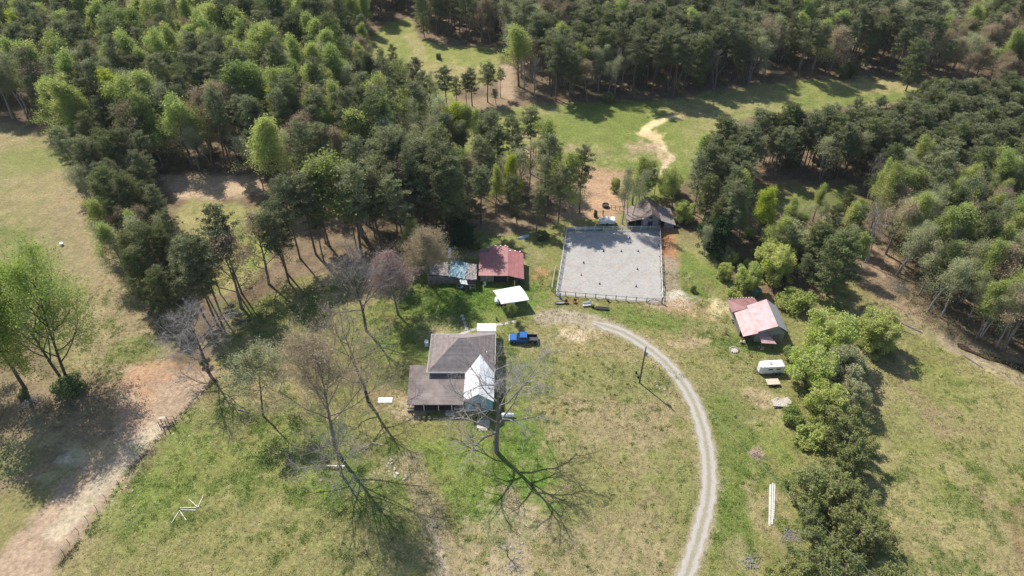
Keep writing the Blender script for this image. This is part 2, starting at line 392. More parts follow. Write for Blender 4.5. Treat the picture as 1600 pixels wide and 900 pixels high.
# middle meadow: red soil, washed gully
poly([(820,238),(870,240),(930,262),(980,268),(985,300),(975,330),(960,345),(900,345),(870,330),(905,300),(880,275),(845,262)], (.46,.32,.235), 2.0, 2.5, g=.1)
blob(850,240,9,5,(.50,.36,.28),.75,.8); blob(840,215,9,3,(.36,.33,.17),.6,.8); blob(825,212,4,1.5,(.55,.42,.32),.7,.8)
blob(920,240,12,4,(.38,.32,.2),.6,.8); blob(935,315,9,9,(.52,.36,.27),.7,.6)
streak([(1058,180),(1040,186),(1022,193),(1010,201),(1006,210)], 1.4, (.80,.68,.44), .95, .5, g=0)
streak([(1006,210),(1018,216),(1030,222),(1036,232)], 1.9, (.76,.63,.42), .9, .8, g=0); blob(1016,212,4,3,(.74,.60,.40),.8,.9,g=0)
streak([(1012,225),(1030,230),(1044,238),(1048,246),(1040,256),(1037,270)], 1.1, (.72,.58,.46), .9, .7, g=0); streak([(1030,232),(1032,246),(1036,252)], 1.3, (.70,.54,.42), .8, .7, g=0)
blob(1018,232,7,5,(.46,.35,.27),.8,1.0); blob(1010,248,6,3,(.42,.34,.22),.6,.8); blob(1090,180,9,3,(.36,.30,.18),.7,.8)
blob(1380,133,22,7,(.42,.36,.21),.75,.6); blob(1300,140,18,5,(.30,.31,.12),.5); blob(1460,138,8,5,(.50,.38,.28),.8)
streak([(640,55),(655,80),(645,110)], 3, (.40,.35,.21), .7); blob(720,112,10,6,(.40,.34,.2),.6); streak([(790,105),(792,130),(795,150)], 3.0, (.50,.38,.31), .8)
poly([(690,160),(790,150),(800,165),(740,185),(690,180)], (.33,.25,.19), 2, 2)
# yard around the sheds, arena and house
blob(740,395,16,9,(.38,.31,.22),.55,.6); blob(770,355,12,6,(.36,.28,.22),.6,.7)
blob(715,385,6,4,GREEN,.7); blob(755,378,8,4,(.17,.25,.05),.7)
blob(740,460,16,8,(.14,.24,.04),.95,.45,1); blob(700,480,12,7,(.11,.21,.03),.85,.5,1); blob(650,470,8,5,GREEN,.7,.6,1)
blob(790,500,8,5,(.20,.26,.07),.6); blob(690,505,5,4,(.42,.36,.24),.75,.8); blob(678,520,3,2,(.5,.4,.3),.7,.8)
blob(848,425,3.2,2.6,CLAY,.7,.9); blob(835,400,5,5,(.36,.31,.19),.6,.8); blob(850,380,6,5,GREEN,.5)
blob(600,540,14,9,(.155,.235,.05),.65,.7,1); blob(640,600,8,5,GREEN,.5); blob(560,500,12,7,(.27,.27,.10),.5)
blob(470,560,18,9,(.38,.31,.17),.5,.7); blob(440,600,14,8,(.40,.32,.2),.5,.7); blob(440,490,12,5,(.30,.31,.10),.5)
blob(455,540,8,6,(.44,.34,.24),.5,.9); blob(380,480,8,3,GREEN,.5); blob(600,620,4,3,(.36,.27,.18),.8,.7); blob(650,640,4,3,(.52,.42,.33),.8,.8)
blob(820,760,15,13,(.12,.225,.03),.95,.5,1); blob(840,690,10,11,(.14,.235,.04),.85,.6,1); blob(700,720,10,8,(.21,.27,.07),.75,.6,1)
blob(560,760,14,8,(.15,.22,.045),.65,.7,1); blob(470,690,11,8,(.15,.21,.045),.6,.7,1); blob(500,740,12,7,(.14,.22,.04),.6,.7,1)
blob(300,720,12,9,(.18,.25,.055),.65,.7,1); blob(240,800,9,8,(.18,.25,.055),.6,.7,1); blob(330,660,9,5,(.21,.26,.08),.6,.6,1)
blob(400,740,12,8,(.27,.27,.11),.5); blob(420,850,22,8,(.30,.275,.14),.55,.6); blob(800,640,8,8,(.15,.23,.05),.6,.6,1); blob(830,560,9,9,(.20,.26,.07),.6,.6,1)
blob(870,590,6,9,OLIVE,.5); blob(860,640,6,4,(.38,.33,.17),.7,.8)
blob(975,650,16,11,(.36,.30,.20),.9,.5,.5); blob(980,770,18,13,(.345,.295,.19),.85,.6,.5); blob(900,880,20,8,(.36,.305,.20),.75,.6,.6)
blob(920,530,18,6,(.37,.31,.18),.7,.7,.6); blob(885,523,3.5,1.5,(.66,.58,.48),.8,1.2,0); blob(900,520,5,2,(.6,.5,.38),.6,1.2,0)
blob(980,600,9,5,(.19,.23,.075),.6,.8); blob(920,760,12,7,(.24,.26,.09),.6,.7); blob(1060,770,5,9,(.22,.25,.085),.6,.6)
blob(790,860,6,9,(.44,.37,.28),.7,.9); blob(735,850,4,5,(.36,.3,.2),.5)
streak([(640,720),(665,780),(685,840),(695,900),(700,960)], 2.3, (.37,.32,.215), .95, .3, .1)
streak([(675,815),(688,860),(694,905)], .5, (.56,.48,.39), .85, .3); blob(605,735,2,3,(.40,.34,.24),.6,.9)
# right of the drive
blob(1110,790,4,6,(.12,.175,.035),.7,.6,1); streak([(1130,640),(1150,700),(1150,780),(1140,840)], 5, (.155,.215,.05), .75, 1.2, 1)
blob(1100,560,10,7,(.30,.275,.13),.5,.7); blob(1020,500,12,3.5,(.145,.215,.045),.8,.7,1); blob(960,487,9,2.5,(.145,.215,.045),.8,.7,1)
blob(1085,410,8,14,(.185,.25,.06),.75,.7,1); blob(1080,440,5,10,(.12,.195,.035),.5,.9,1); blob(1155,520,6,6,(.16,.23,.05),.7,.7,1); blob(1120,500,6,5,(.36,.29,.18),.5,.8)
streak([(1045,355),(1043,375),(1042,408)], 2.6, CLAY, .95, .6, 0); streak([(1043,408),(1046,440),(1046,462)], 2.4, (.36,.31,.27), .9, .5, 0)
blob(1048,468,5.5,4,(.60,.57,.54),.9,.6,0); blob(1065,480,7,2.5,(.48,.34,.25),.75,.8,0); blob(1090,490,8,2,(.42,.32,.2),.5,.8)
blob(1133,482,2.7,2.9,(.66,.58,.40),.85,.9,0); blob(1075,378,5,5,(.33,.28,.17),.6); blob(1075,535,3,1.5,(.5,.38,.3),.6,.9)
blob(1195,625,5,3.5,(.46,.37,.28),.7,.8,.2); blob(1210,660,5,3,(.42,.38,.22),.6); blob(1181,710,1.3,1.6,(.50,.38,.32),.85,.6,0); blob(1215,690,3,5,(.22,.27,.07),.7)
blob(1195,800,4,8,(.40,.32,.22),.6,.8); blob(1165,870,5,3,(.36,.3,.2),.5)
# right field
streak([(1400,560),(1440,620),(1480,680),(1520,760),(1570,850),(1620,960)], 3.2, (.34,.27,.18), .75, 1.2, .5)
streak([(1500,640),(1560,720),(1640,820)], 3.0, (.33,.28,.16), .6, 1.2, .5)
blob(1470,610,6,9,(.17,.235,.05),.6,.7,1,-30); blob(1540,610,16,8,(.30,.30,.12),.5); blob(1480,790,7,9,(.20,.235,.07),.5,.8,1); blob(1400,640,7,12,(.34,.30,.18),.6,.6); blob(1500,860,22,16,(.32,.285,.16),.55,.7,.7); blob(1560,700,16,12,(.27,.27,.12),.5,.7,.8); blob(1440,720,10,14,(.24,.265,.09),.6,.7,.9)
blob(1380,800,9,12,(.32,.29,.15),.6,.6); streak([(1590,800),(1610,860),(1640,930)], 2.2, (.24,.16,.11), .6, 1)
streak([(1400,500),(1460,520),(1510,548),(1570,585),(1660,620)], 2.2, (.44,.37,.30), .7, 1.3, .2)
streak([(1350,420),(1380,445),(1420,480)], 5, (.38,.30,.23), .7, 1, .2); blob(1340,405,9,9,(.36,.27,.21),.8,.6,.1); blob(1230,470,7,5,(.33,.21,.14),.7,.8,.1); blob(1340,500,8,5,(.36,.29,.18),.6)
# darker clumps of clover / wild onion through the grass
cl = ss(fbm(X, Y, 2.2, 31, 3) + fbm(X, Y, 22, 32, 2) * .7, .28, .62) * grass
lay(cl * .55, (.10,.165,.035))
dr = ss(fbm(X, Y, 3.0, 41, 3) + fbm(X, Y, 18, 42, 2) * .5, .30, .65) * grass
lay(dr * .5, (.42,.36,.22))
streak([(850,497),(880,494),(905,497),(940,507),(960,515)], 2.3, (.43,.38,.33), .95, .5, .1)
dw = np.abs(ldist(X, Y, np.array([tuple(p) for p in smooth_line(GW['DRIVE'], 8)])))
lay(ss(2.1 + n3 * .7 - dw, -.2, .7) * .8, (.40,.35,.28), .1)
C = np.clip(C * (1 + n3[:, None] * .14) * np.array([.735, .69, .56]), .02, .8)
cz = ldist(X, Y, CREEKW); lay(ss(3.2 + n2 - cz, 0, 2) * .6, (.24,.185,.135), .1)

me = bpy.data.meshes.new("ground"); nv = len(X); ny_, nx_ = sh
co = np.empty((nv, 3), np.float32); co[:, 0] = X; co[:, 1] = Y; co[:, 2] = Z
idx = np.arange(nv).reshape(sh); q = np.stack([idx[:-1, :-1], idx[:-1, 1:], idx[1:, 1:], idx[1:, :-1]], -1).reshape(-1, 4)
def np_mesh(me, co, q):
    me.vertices.add(len(co)); me.vertices.foreach_set("co", np.ascontiguousarray(co, np.float32).ravel())
    k = q.shape[1]; me.loops.add(q.size); me.loops.foreach_set("vertex_index", np.ascontiguousarray(q, np.int32).ravel())
    me.polygons.add(len(q)); me.polygons.foreach_set("loop_start", np.arange(0, q.size, k, dtype=np.int32))
    me.polygons.foreach_set("loop_total", np.full(len(q), k, np.int32)); me.update(calc_edges=True)
np_mesh(me, co, q)
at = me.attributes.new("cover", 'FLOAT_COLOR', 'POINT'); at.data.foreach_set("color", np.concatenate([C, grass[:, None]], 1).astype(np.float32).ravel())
me.polygons.foreach_set("use_smooth", np.ones(len(q), bool))
gm = bpy.data.materials.new("ground cover"); gm.use_nodes = True; nt = gm.node_tree; N = nt.nodes; L = nt.links; b = N["Principled BSDF"]
b.inputs["Roughness"].default_value = .95; b.inputs["Specular IOR Level"].default_value = .15
a = N.new("ShaderNodeAttribute"); a.attribute_name = "cover"; tc = N.new("ShaderNodeTexCoord")
def noise(scale, detail=4, rough=.6, dist=0):
    n = N.new("ShaderNodeTexNoise"); n.inputs["Scale"].default_value = scale; n.inputs["Detail"].default_value = detail
    n.inputs["Roughness"].default_value = rough; n.inputs["Distortion"].default_value = dist; L.new(tc.outputs["Object"], n.inputs["Vector"]); return n.outputs["Fac"]
def mrange(x, a0, b0, c0, d0):
    m = N.new("ShaderNodeMapRange"); L.new(x, m.inputs[0])
    for i, v in enumerate((a0, b0, c0, d0)): m.inputs[i + 1].default_value = v
    return m.outputs[0]
def math_(op, x, y):
    m = N.new("ShaderNodeMath"); m.operation = op
    for i, v in enumerate((x, y)):
        if isinstance(v, (int, float)): m.inputs[i].default_value = v
        else: L.new(v, m.inputs[i])
    return m.outputs[0]
f1 = mrange(noise(1.3, 6, .78), .3, .7, .55, 1.45)
f2 = mrange(noise(.25, 3), .3, .7, .88, 1.12)
sc = N.new("ShaderNodeVectorMath"); sc.operation = 'SCALE'; L.new(a.outputs["Color"], sc.inputs[0]); L.new(math_('MULTIPLY', f1, f2), sc.inputs["Scale"])
def mixc(fac, c_in, col):
    m = N.new("ShaderNodeMix"); m.data_type = 'RGBA'; L.new(fac, m.inputs[0]); L.new(c_in, m.inputs[6]); m.inputs[7].default_value = (*col, 1); return m.outputs[2]
c = mixc(math_('MULTIPLY', mrange(noise(2.3, 4, .65, .4), .54, .66, 0, .75), a.outputs["Alpha"]), sc.outputs[0], (.085,.145,.028))
c = mixc(math_('MULTIPLY', mrange(noise(3.1, 4, .7, .3), .56, .68, 0, .6), a.outputs["Alpha"]), c, (.47,.40,.25))
c = mixc(mrange(noise(1.1, 6, .85), .70, .74, 0, .6), c, (.60,.53,.42))
L.new(c, b.inputs["Base Color"])
bp = N.new("ShaderNodeBump"); bp.inputs["Strength"].default_value = .55; bp.inputs["Distance"].default_value = .25
L.new(noise(2.8, 5, .7), bp.inputs["Height"]); L.new(bp.outputs[0], b.inputs["Normal"])
me.materials.append(gm); g = bpy.data.objects.new("ground", me); COL.objects.link(g); tag(g, kind='structure')

# creek water
wl = smooth_line(GW['CREEK'], 4); mb = MB(); Lp = []; Rp = []
for i, p in enumerate(wl):
    d = (wl[min(i + 1, len(wl) - 1)] - wl[max(i - 1, 0)]).normalized(); nrm = Vector((-d.y, d.x))
    hw = .35 + .75 * min(1, i / 14) + .3 * math.sin(i * 1.3); Lp.append(p + nrm * hw); Rp.append(p - nrm * hw)
for i in range(len(wl) - 1): mb.quad((*Rp[i], -.78), (*Rp[i+1], -.78), (*Lp[i+1], -.78), (*Lp[i], -.78))
tag(mb.build("creek_water", M['water']), kind='structure')

# gravel drive: strip mesh, wheel tracks by cross position
dl = smooth_line(GW['DRIVE'], 14); rs = random.Random(5); vv = []; ff = []; across = []; NA = 14
for i, p in enumerate(dl):
    d = (dl[min(i + 1, len(dl) - 1)] - dl[max(i - 1, 0)]).normalized(); nrm = Vector((-d.y, d.x))
    wd = 1.36 + .12 * math.sin(i * .7); taper = min(1, .35 + i / 20)
    for j in range(NA + 1):
        t = j / NA * 2 - 1; e = rs.uniform(-.22, .22) if j in (0, NA) else 0
        q_ = p + nrm * (t * wd * taper + e); vv.append((q_.x, q_.y, .010)); across.append(t)
for i in range(len(dl) - 1):
    for j in range(NA): k = i * (NA + 1) + j; ff.append((k, k + 1, k + NA + 2, k + NA + 1))
me = bpy.data.meshes.new("gravel_drive"); me.from_pydata(vv, [], ff)
at = me.attributes.new("across", 'FLOAT', 'POINT'); at.data.foreach_set("value", across)
m = bpy.data.materials.new("gravel tracks"); m.use_nodes = True; nt = m.node_tree; N = nt.nodes; L = nt.links; b = N["Principled BSDF"]; b.inputs["Roughness"].default_value = .95
a = N.new("ShaderNodeAttribute"); a.attribute_name = "across"; tc = N.new("ShaderNodeTexCoord")
ab = math_('ABSOLUTE', a.outputs["Fac"], 0); wob = math_('ADD', ab, mrange(noise(1.2, 5, .7), 0, 1, -.42, .42))
cr = N.new("ShaderNodeValToRGB"); L.new(wob, cr.inputs["Fac"]); e = cr.color_ramp.elements
e[0].position = .0; e[0].color = (.25,.23,.15, 1); e[1].position = 1; e[1].color = (.26,.235,.14, 1)
for ps, cc in ((.18, (.28,.25,.175)), (.34, (.35,.315,.275)), (.68, (.375,.34,.30)), (.86, (.29,.255,.18))):
    x = e.new(ps); x.color = (*cc, 1)
sc = N.new("ShaderNodeVectorMath"); sc.operation = 'SCALE'; L.new(cr.outputs[0], sc.inputs[0]); L.new(mrange(noise(6, 4, .7), .3, .7, .78, 1.22), sc.inputs["Scale"])
L.new(sc.outputs[0], b.inputs["Base Color"]); me.materials.append(m)
o = bpy.data.objects.new("gravel_drive", me); COL.objects.link(o); tag(o, kind='structure')

# riding arena surface
AP = [Vector(U(*p)) for p in ((868,461),(1034,474),(1030,359),(885,361))]
mb = MB(); n = 24
M['sand'] = mat('arena sand', (.345,.325,.305), (.30,.265,.235), .35, .95, c3=(.325,.31,.285), bump=.5, lo=.3, hi=.7)
nt = M['sand'].node_tree; N = nt.nodes; L = nt.links; b = N["Principled BSDF"]; tc = N.new("ShaderNodeTexCoord")
lk = b.inputs["Base Color"].links[0].from_socket
sc = N.new("ShaderNodeVectorMath"); sc.operation = 'SCALE'; L.new(lk, sc.inputs[0]); L.new(mrange(noise(1.8, 7, .85, .8), .3, .7, .66, 1.32), sc.inputs["Scale"])
c = mixc(mrange(noise(.22, 6, .75, 2.5), .5, .68, 0, .6), sc.outputs[0], (.40,.33,.26)); L.new(c, b.inputs["Base Color"])
P = []
for i in range(4):
    a_, b_ = AP[i], AP[(i + 1) % 4]
    for k in range(n):
        q_ = a_.lerp(b_, k / n); P.append((q_.x + rs.uniform(-.12,.12), q_.y + rs.uniform(-.12,.12), .014))
mb.quad(*P); tag(mb.build("riding_arena_sand", M['sand']), kind='structure')

# garden path
pp = [Vector(U(x, y)) for x, y in ((716,524),(735,516),(760,510),(790,505),(806,502))]
mb = MB()
for i in range(len(pp) - 1):
    d = (pp[i+1] - pp[i]).normalized(); nn = Vector((-d.y, d.x)) * .38
    mb.quad((*(pp[i] - nn), .02), (*(pp[i+1] - nn), .02), (*(pp[i+1] + nn), .02), (*(pp[i] + nn), .02))
tag(mb.build("garden_path", M['concrete']), kind='structure')

# ------------------------------------------------------------------ light haze in the air
mb = MB(); mb.box(-900, 900, -200, 900, -3.0, 104.0); hz = bpy.data.materials.new("haze"); hz.use_nodes = True; nt = hz.node_tree
nt.nodes.remove(nt.nodes["Principled BSDF"]); pv = nt.nodes.new("ShaderNodeVolumePrincipled"); pv.inputs["Density"].default_value = 0.00005; pv.inputs["Color"].default_value = (.86, .92, 1, 1)
nt.links.new(pv.outputs[0], nt.nodes["Material Output"].inputs["Volume"])
tag(mb.build("haze", hz), "thin pale haze in the air over the farm", "haze", kind='stuff')
scene.cycles.volume_bounces = 0

# ================================================================== VEGETATION
def seg_mesh(name, segs, material):
    """segs: (p0, p1, r0, r1, sides) -> one mesh of open tapered tubes"""
    VV = []; QQ = []; n0 = 0
    for k in (3, 5, 8):
        S = [s for s in segs if s[4] == k]
        if not S: continue
        p0 = np.array([s[0] for s in S], float); p1 = np.array([s[1] for s in S], float)
        r0 = np.array([s[2] for s in S])[:, None, None]; r1 = np.array([s[3] for s in S])[:, None, None]
        d = p1 - p0; d /= np.linalg.norm(d, axis=1, keepdims=True) + 1e-9
        h = np.where(np.abs(d[:, 2:3]) < .9, np.array([[0, 0, 1.]]), np.array([[1., 0, 0]]))
        u = np.cross(d, h); u /= np.linalg.norm(u, axis=1, keepdims=True); w_ = np.cross(d, u)
        t = np.arange(k) * 2 * math.pi / k
        ring = u[:, None, :] * np.cos(t)[None, :, None] + w_[:, None, :] * np.sin(t)[None, :, None]
        a = p0[:, None, :] + ring * r0; b_ = p1[:, None, :] + ring * r1
        VV.append(np.concatenate([a, b_], 1).reshape(-1, 3))
        base = n0 + np.arange(len(S))[:, None] * 2 * k; i = np.arange(k)[None, :]; j = (i + 1) % k
        QQ.append(np.stack([base + i, base + j, base + k + j, base + k + i], -1).reshape(-1, 4)); n0 += len(S) * 2 * k
    me = bpy.data.meshes.new(name); np_mesh(me, np.concatenate(VV), np.concatenate(QQ)); me.materials.append(material)
    me.polygons.foreach_set("use_smooth", np.ones(len(me.polygons), bool))
    return me

def card_arrays(c, s, asp, nrg, up=0.0):
    """leaf-sized quads at centres c with half-length s"""
    n = len(c); nr = nrg.normal(size=(n, 3)); nr[:, 2] += up; nr /= np.linalg.norm(nr, axis=1, keepdims=True)
    h = nrg.normal(size=(n, 3)); u = np.cross(nr, h); u /= np.linalg.norm(u, axis=1, keepdims=True); v = np.cross(nr, u)
    s = s[:, None] if isinstance(s, np.ndarray) else s
    u = u * s; v = v * s * asp
    co = np.stack([c - u - v * .4, c - u * .2 + v, c + u + v * .3, c + u * .1 - v], 1).reshape(-1, 3)
    return co, np.arange(n * 4).reshape(-1, 4)

def leaf_mesh(name, c, s, asp, nrg, material, up=0.9):
    co, q = card_arrays(c, s, asp, nrg, up); me = bpy.data.meshes.new(name); np_mesh(me, co, q); me.materials.append(material); return me

def limb(p, d, L_, r, n, rg, segs, sides, wob=.14, up=0.0, taper=.35):
    pts = [p]; st = L_ / n; dd = Vector(d)
    for i in range(n):
        dd = (dd + Vector((rg.gauss(0, wob), rg.gauss(0, wob), rg.gauss(0, wob) + up))).normalized()
        q_ = pts[-1] + dd * st; a_ = 1 - (1 - taper) * i / n; b_ = 1 - (1 - taper) * (i + 1) / n
        segs.append((tuple(pts[-1]), tuple(q_), r * a_, r * b_, sides)); pts.append(q_)
    return pts, dd

def along(pts, t):
    x = t * (len(pts) - 1); i = min(int(x), len(pts) - 2); return pts[i].lerp(pts[i + 1], x - i), (pts[i + 1] - pts[i]).normalized()

def side_dir(d, ang, rg, az=None):
    u = d.orthogonal().normalized(); v = d.cross(u); az = rg.uniform(0, 2 * math.pi) if az is None else az
    return (d * math.cos(ang) + (u * math.cos(az) + v * math.sin(az)) * math.sin(ang)).normalized()

def make_pine(seed, H=20.0, crown0=.48, Rm=3.0, dense=1.0, top=.95, card=.19):
    """tall bare trunk, whorled limbs with needle tufts"""
    rg = random.Random(seed); nrg = np.random.default_rng(seed); segs = []
    pts, _ = limb(Vector((0, 0, -.3)), Vector((rg.gauss(0, .02), rg.gauss(0, .02), 1)), H * .99, .24, 9, rg, segs, 8, .02, .03, .18)
    cc = []; n = int(40 * dense)
    for i in range(n):
        k = i / (n - 1); t = crown0 + (0.985 - crown0) * k
        p, _d = along(pts, t); az = i * 2.4 + rg.uniform(-.4, .4)
        prof = (min(1, .5 + k * 2.4) if k < .35 else math.sqrt(max(0, 1 - ((k - .35) / .68) ** 2)) * top + (1 - top) * .5) * rg.uniform(.6, 1.15)
        Ln = Rm * prof + .25; el = -.10 + .75 * k + rg.uniform(-.15, .2)
        d = Vector((math.cos(az) * math.cos(el), math.sin(az) * math.cos(el), math.sin(el)))
        lp, _ = limb(p, d, Ln, .055, 3, rg, segs, 3, .12, .05)
        m = max(2, int(Ln * 1.9))
        for j in range(m):
            tt = .32 + .68 * (j + rg.random()) / m; q_, dd = along(lp, min(tt, .999))
            off = Vector((rg.gauss(0, .32), rg.gauss(0, .32), rg.gauss(0, .14))) * (.5 + Ln * .2)
            q_ = q_ + off; rr = rg.uniform(.42, .75); nn = int(rg.uniform(30, 48))
            a_ = nrg.normal(size=(nn, 3)) * rr * .55; a_[:, 2] = a_[:, 2] * .55 + .1; cc.append(a_ + np.array(q_))
    for i in range(3):     # a few dead stubs below the crown
        p, _d = along(pts, rg.uniform(.25, crown0)); az = rg.uniform(0, 6.28)
        limb(p, Vector((math.cos(az), math.sin(az), .1)), rg.uniform(.5, 1.6), .03, 2, rg, segs, 3)
    c = np.concatenate(cc); return segs, c, nrg.uniform(.6, 1.35, len(c)) * card, .42, nrg

def make_broad(seed, H=20.0, fork=.35, spread=.55, n1=9, n2=5, n3=4, n4=0, leaves=20, card=.16, rr=.5, limbL=.42, multi=1, trunk_r=.32, up=.10, crownz=.8, leafz0=0.0, stick=1.0, wob=.13):
    """spreading broadleaf: recursive limbs; leaves=0 gives a bare tree"""
    rg = random.Random(seed); nrg = np.random.default_rng(seed); segs = []; cc = []
    tips = []
    for s in range(multi):
        a0 = s * 2.1 + rg.random(); lean = .0 if multi == 1 else .16
        d = Vector((math.cos(a0) * lean, math.sin(a0) * lean, 1)).normalized()
        base = Vector((math.cos(a0) * .35, math.sin(a0) * .35, -.3)) if multi > 1 else Vector((0, 0, -.3))
        pts, _ = limb(base, d, H * .86, trunk_r * (1 if multi == 1 else .7), 8, rg, segs, 8, .05, .04, .12)
        m1 = n1 if multi == 1 else max(4, n1 // multi + 2)
        for i in range(m1):
            k = (i + .5) / m1; t = fork + (.99 - fork) * k
            p, dd = along(pts, t); ang = spread * (1.45 - .75 * k) + rg.uniform(-.12, .12)
            L1 = H * limbL * (1 - .58 * k) * rg.uniform(.75, 1.15); r1 = trunk_r * .36 * (1 - .5 * k) * stick
            d1 = side_dir(dd, ang, rg, i * 2.4 + rg.uniform(-.5, .5))
            l1, e1 = limb(p, d1, L1, r1, 5, rg, segs, 5, wob, up)
            for j in range(n2):
                t2 = .25 + .75 * (j + rg.random()) / n2; p2, dd2 = along(l1, min(t2, .999)); L2 = L1 * .54 * (1.15 - .5 * t2) * rg.uniform(.7, 1.25)
                l2, e2 = limb(p2, side_dir(dd2, rg.uniform(.45, .95), rg), L2, r1 * .42, 3, rg, segs, 3, .17, up * .8)
                for q in range(n3):
                    t3 = .2 + .8 * (q + rg.random()) / n3; p3, dd3 = along(l2, min(t3, .999)); L3 = L2 * .55 * rg.uniform(.6, 1.3)
                    l3, e3 = limb(p3, side_dir(dd3, rg.uniform(.4, .95), rg), L3, max(.017, r1 * .15), 2, rg, segs, 3, .2, up * .6)
                    tips.append(l3[-1]); tips.append(l3[1])
                    for z in range(n4):
                        p4, dd4 = along(l3, min(.999, .2 + .8 * rg.random())); L4 = max(.35, L3 * .55 * rg.uniform(.6, 1.3))
                        l4, _e = limb(p4, side_dir(dd4, rg.uniform(.35, .8), rg), L4, .012, 1, rg, segs, 3, .1, .1)
                        tips.append(l4[-1])
    if leaves:
        T = np.array([tuple(t) for t in tips]); T = T[T[:, 2] > leafz0 * H]
        n = int(leaves); T = np.repeat(T, n, 0); c = T + nrg.normal(size=T.shape) * rr * np.array([1, 1, crownz])
    else: c = np.zeros((0, 3))
    return segs, c, nrg.uniform(.6, 1.4, len(c)) * card, .7, nrg

def make_bush(seed, Rr=2.0, Hh=2.6, n=3500, card=.13, lumps=14, ground=.1, ks=.4):
    """dense low crown made of overlapping leaf clumps on several stems"""
    rg = random.Random(seed); nrg = np.random.default_rng(seed); segs = []; cc = []
    for i in range(lumps):
        a0 = rg.uniform(0, 6.28); rad = Rr * math.sqrt(rg.random()) * .72; z = Hh * (ground + (1 - ground) * rg.random() ** .8) * (1 - .35 * (rad / Rr) ** 2)
        c = np.array([math.cos(a0) * rad, math.sin(a0) * rad, z * .82]); k = rg.uniform(.7, 1.3) * ks * min(Rr, Hh)
        limb(Vector((rg.gauss(0, .1), rg.gauss(0, .1), -.1)), Vector(c).normalized(), float(np.linalg.norm(c)), .05, 3, rg, segs, 3, .1)
        v = nrg.normal(size=(n // lumps, 3)); v /= np.linalg.norm(v, axis=1, keepdims=True); v *= (nrg.random((len(v), 1)) ** .35) * k * nrg.uniform(.8, 1.15, (len(v), 1)); v[:, 2] *= .8
        cc.append(v + c)
    c = np.concatenate(cc); c = c[c[:, 2] > .02]; return segs, c, nrg.uniform(.6, 1.4, len(c)) * card, .6, nrg

def make_cedar(seed, Rr=3.8, Hh=8.0, lumps=110, card=.16):
    """broad dense evergreen with several leaders, crown of ragged upswept tufts reaching almost to the ground"""
    rg = random.Random(seed); nrg = np.random.default_rng(seed); segs = []; cc = []
    tops = [(rg.gauss(0, Rr * .33), rg.gauss(0, Rr * .33), Hh * rg.uniform(.72, 1.0)) for _ in range(5)]
    for tx_, ty_, tz in tops: limb(Vector((0, 0, -.2)), Vector((tx_ * .7, ty_ * .7, tz)).normalized(), tz * .92, .14, 5, rg, segs, 5, .04, .03, .15)
    for i in range(lumps):
        tx_, ty_, tz = tops[i % 5]; k = rg.random() ** .75; a0 = rg.uniform(0, 6.28); r = Rr * .66 * (1 - k ** 2.2) ** .5 * rg.uniform(.55, 1.15) + .1
        c = np.array([tx_ * (.4 + .6 * k) + math.cos(a0) * r, ty_ * (.4 + .6 * k) + math.sin(a0) * r, .35 + (tz - .5) * k])
        if i % 4 == 0: p0 = (tx_ * k * .8, ty_ * k * .8, max(.2, c[2] - .7)); segs.append((p0, tuple(c), .05, .012, 3))
        m = int(rg.uniform(70, 130)); sz_ = rg.uniform(.35, .75)
        v = nrg.normal(size=(m, 3)); v /= np.linalg.norm(v, axis=1, keepdims=True); v *= (nrg.random((m, 1)) ** .5) * sz_ * np.array([1, 1, 1.15]); v += np.array([math.cos(a0), math.sin(a0), 1.0]) * nrg.random((m, 1)) * .35
        cc.append(v + c)
    c = np.concatenate(cc); c = c[c[:, 2] > .05]; return segs, c, nrg.uniform(.5, 1.35, len(c)) * card, .42, nrg

# kind -> (builder output, bark material, leaf material, trunk part meshes)
VAR = {}
def variant(kind, gens, bark, leafm):
    L_ = []
    for i, (segs, c, s, asp, nrg) in enumerate(gens):
        wood = seg_mesh(kind + "_trunk", segs, M[bark])
        crown = leaf_mesh(kind + "_crown", c, s, asp, nrg, M[leafm]) if len(c) else None
        L_.append((wood, crown))
    VAR[kind] = L_
def twigs_split(gen):
    """bare tree: thick wood = trunk, fine twigs = crown"""
    segs = gen[0]; return [s for s in segs if s[4] != 3], [s for s in segs if s[4] == 3]
def variant_bare(kind, gens, bark, twig):
    L_ = []
    for g_ in gens:
        a_, b_ = twigs_split(g_); L_.append((seg_mesh(kind + "_trunk", a_, M[bark]), seg_mesh(kind + "_crown", b_, M[twig])))
    VAR[kind] = L_

variant('pine', [make_pine(11, crown0=.52), make_pine(12, crown0=.46, Rm=3.4), make_pine(13, crown0=.60, Rm=2.9), make_pine(14, crown0=.38, Rm=3.1, top=.9), make_pine(15, crown0=.5, Rm=3.6, dense=1.1), make_pine(16, crown0=.62, Rm=3.3, dense=.8), make_pine(17, crown0=.44, Rm=2.6, dense=.9), make_pine(18, crown0=.55, Rm=3.9, dense=.9, top=.85)], 'bark_pine', 'pine')
variant('full_pine', [make_pine(21, H=20, crown0=.14, Rm=4.2, dense=1.7, top=.95), make_pine(22, H=20, crown0=.2, Rm=4.0, dense=1.5, top=.9)], 'bark_pine', 'pine_dark')
variant('poplar', [make_broad(31, spread=.42, limbL=.28, n1=14, n2=6, n3=4, leaves=15, rr=.6, fork=.28, card=.145), make_broad(32, spread=.38, limbL=.26, n1=14, n2=6, n3=4, leaves=15, rr=.6, fork=.25, card=.145), make_broad(33, spread=.5, limbL=.32, n1=13, n2=6, n3=4, leaves=15, rr=.65, fork=.3, card=.145)], 'bark_grey', 'poplar')
VAR['lime'] = [(a, b.copy()) for a, b in VAR['poplar']]
for a, b_ in VAR['lime']: b_.materials[0] = M['lime']
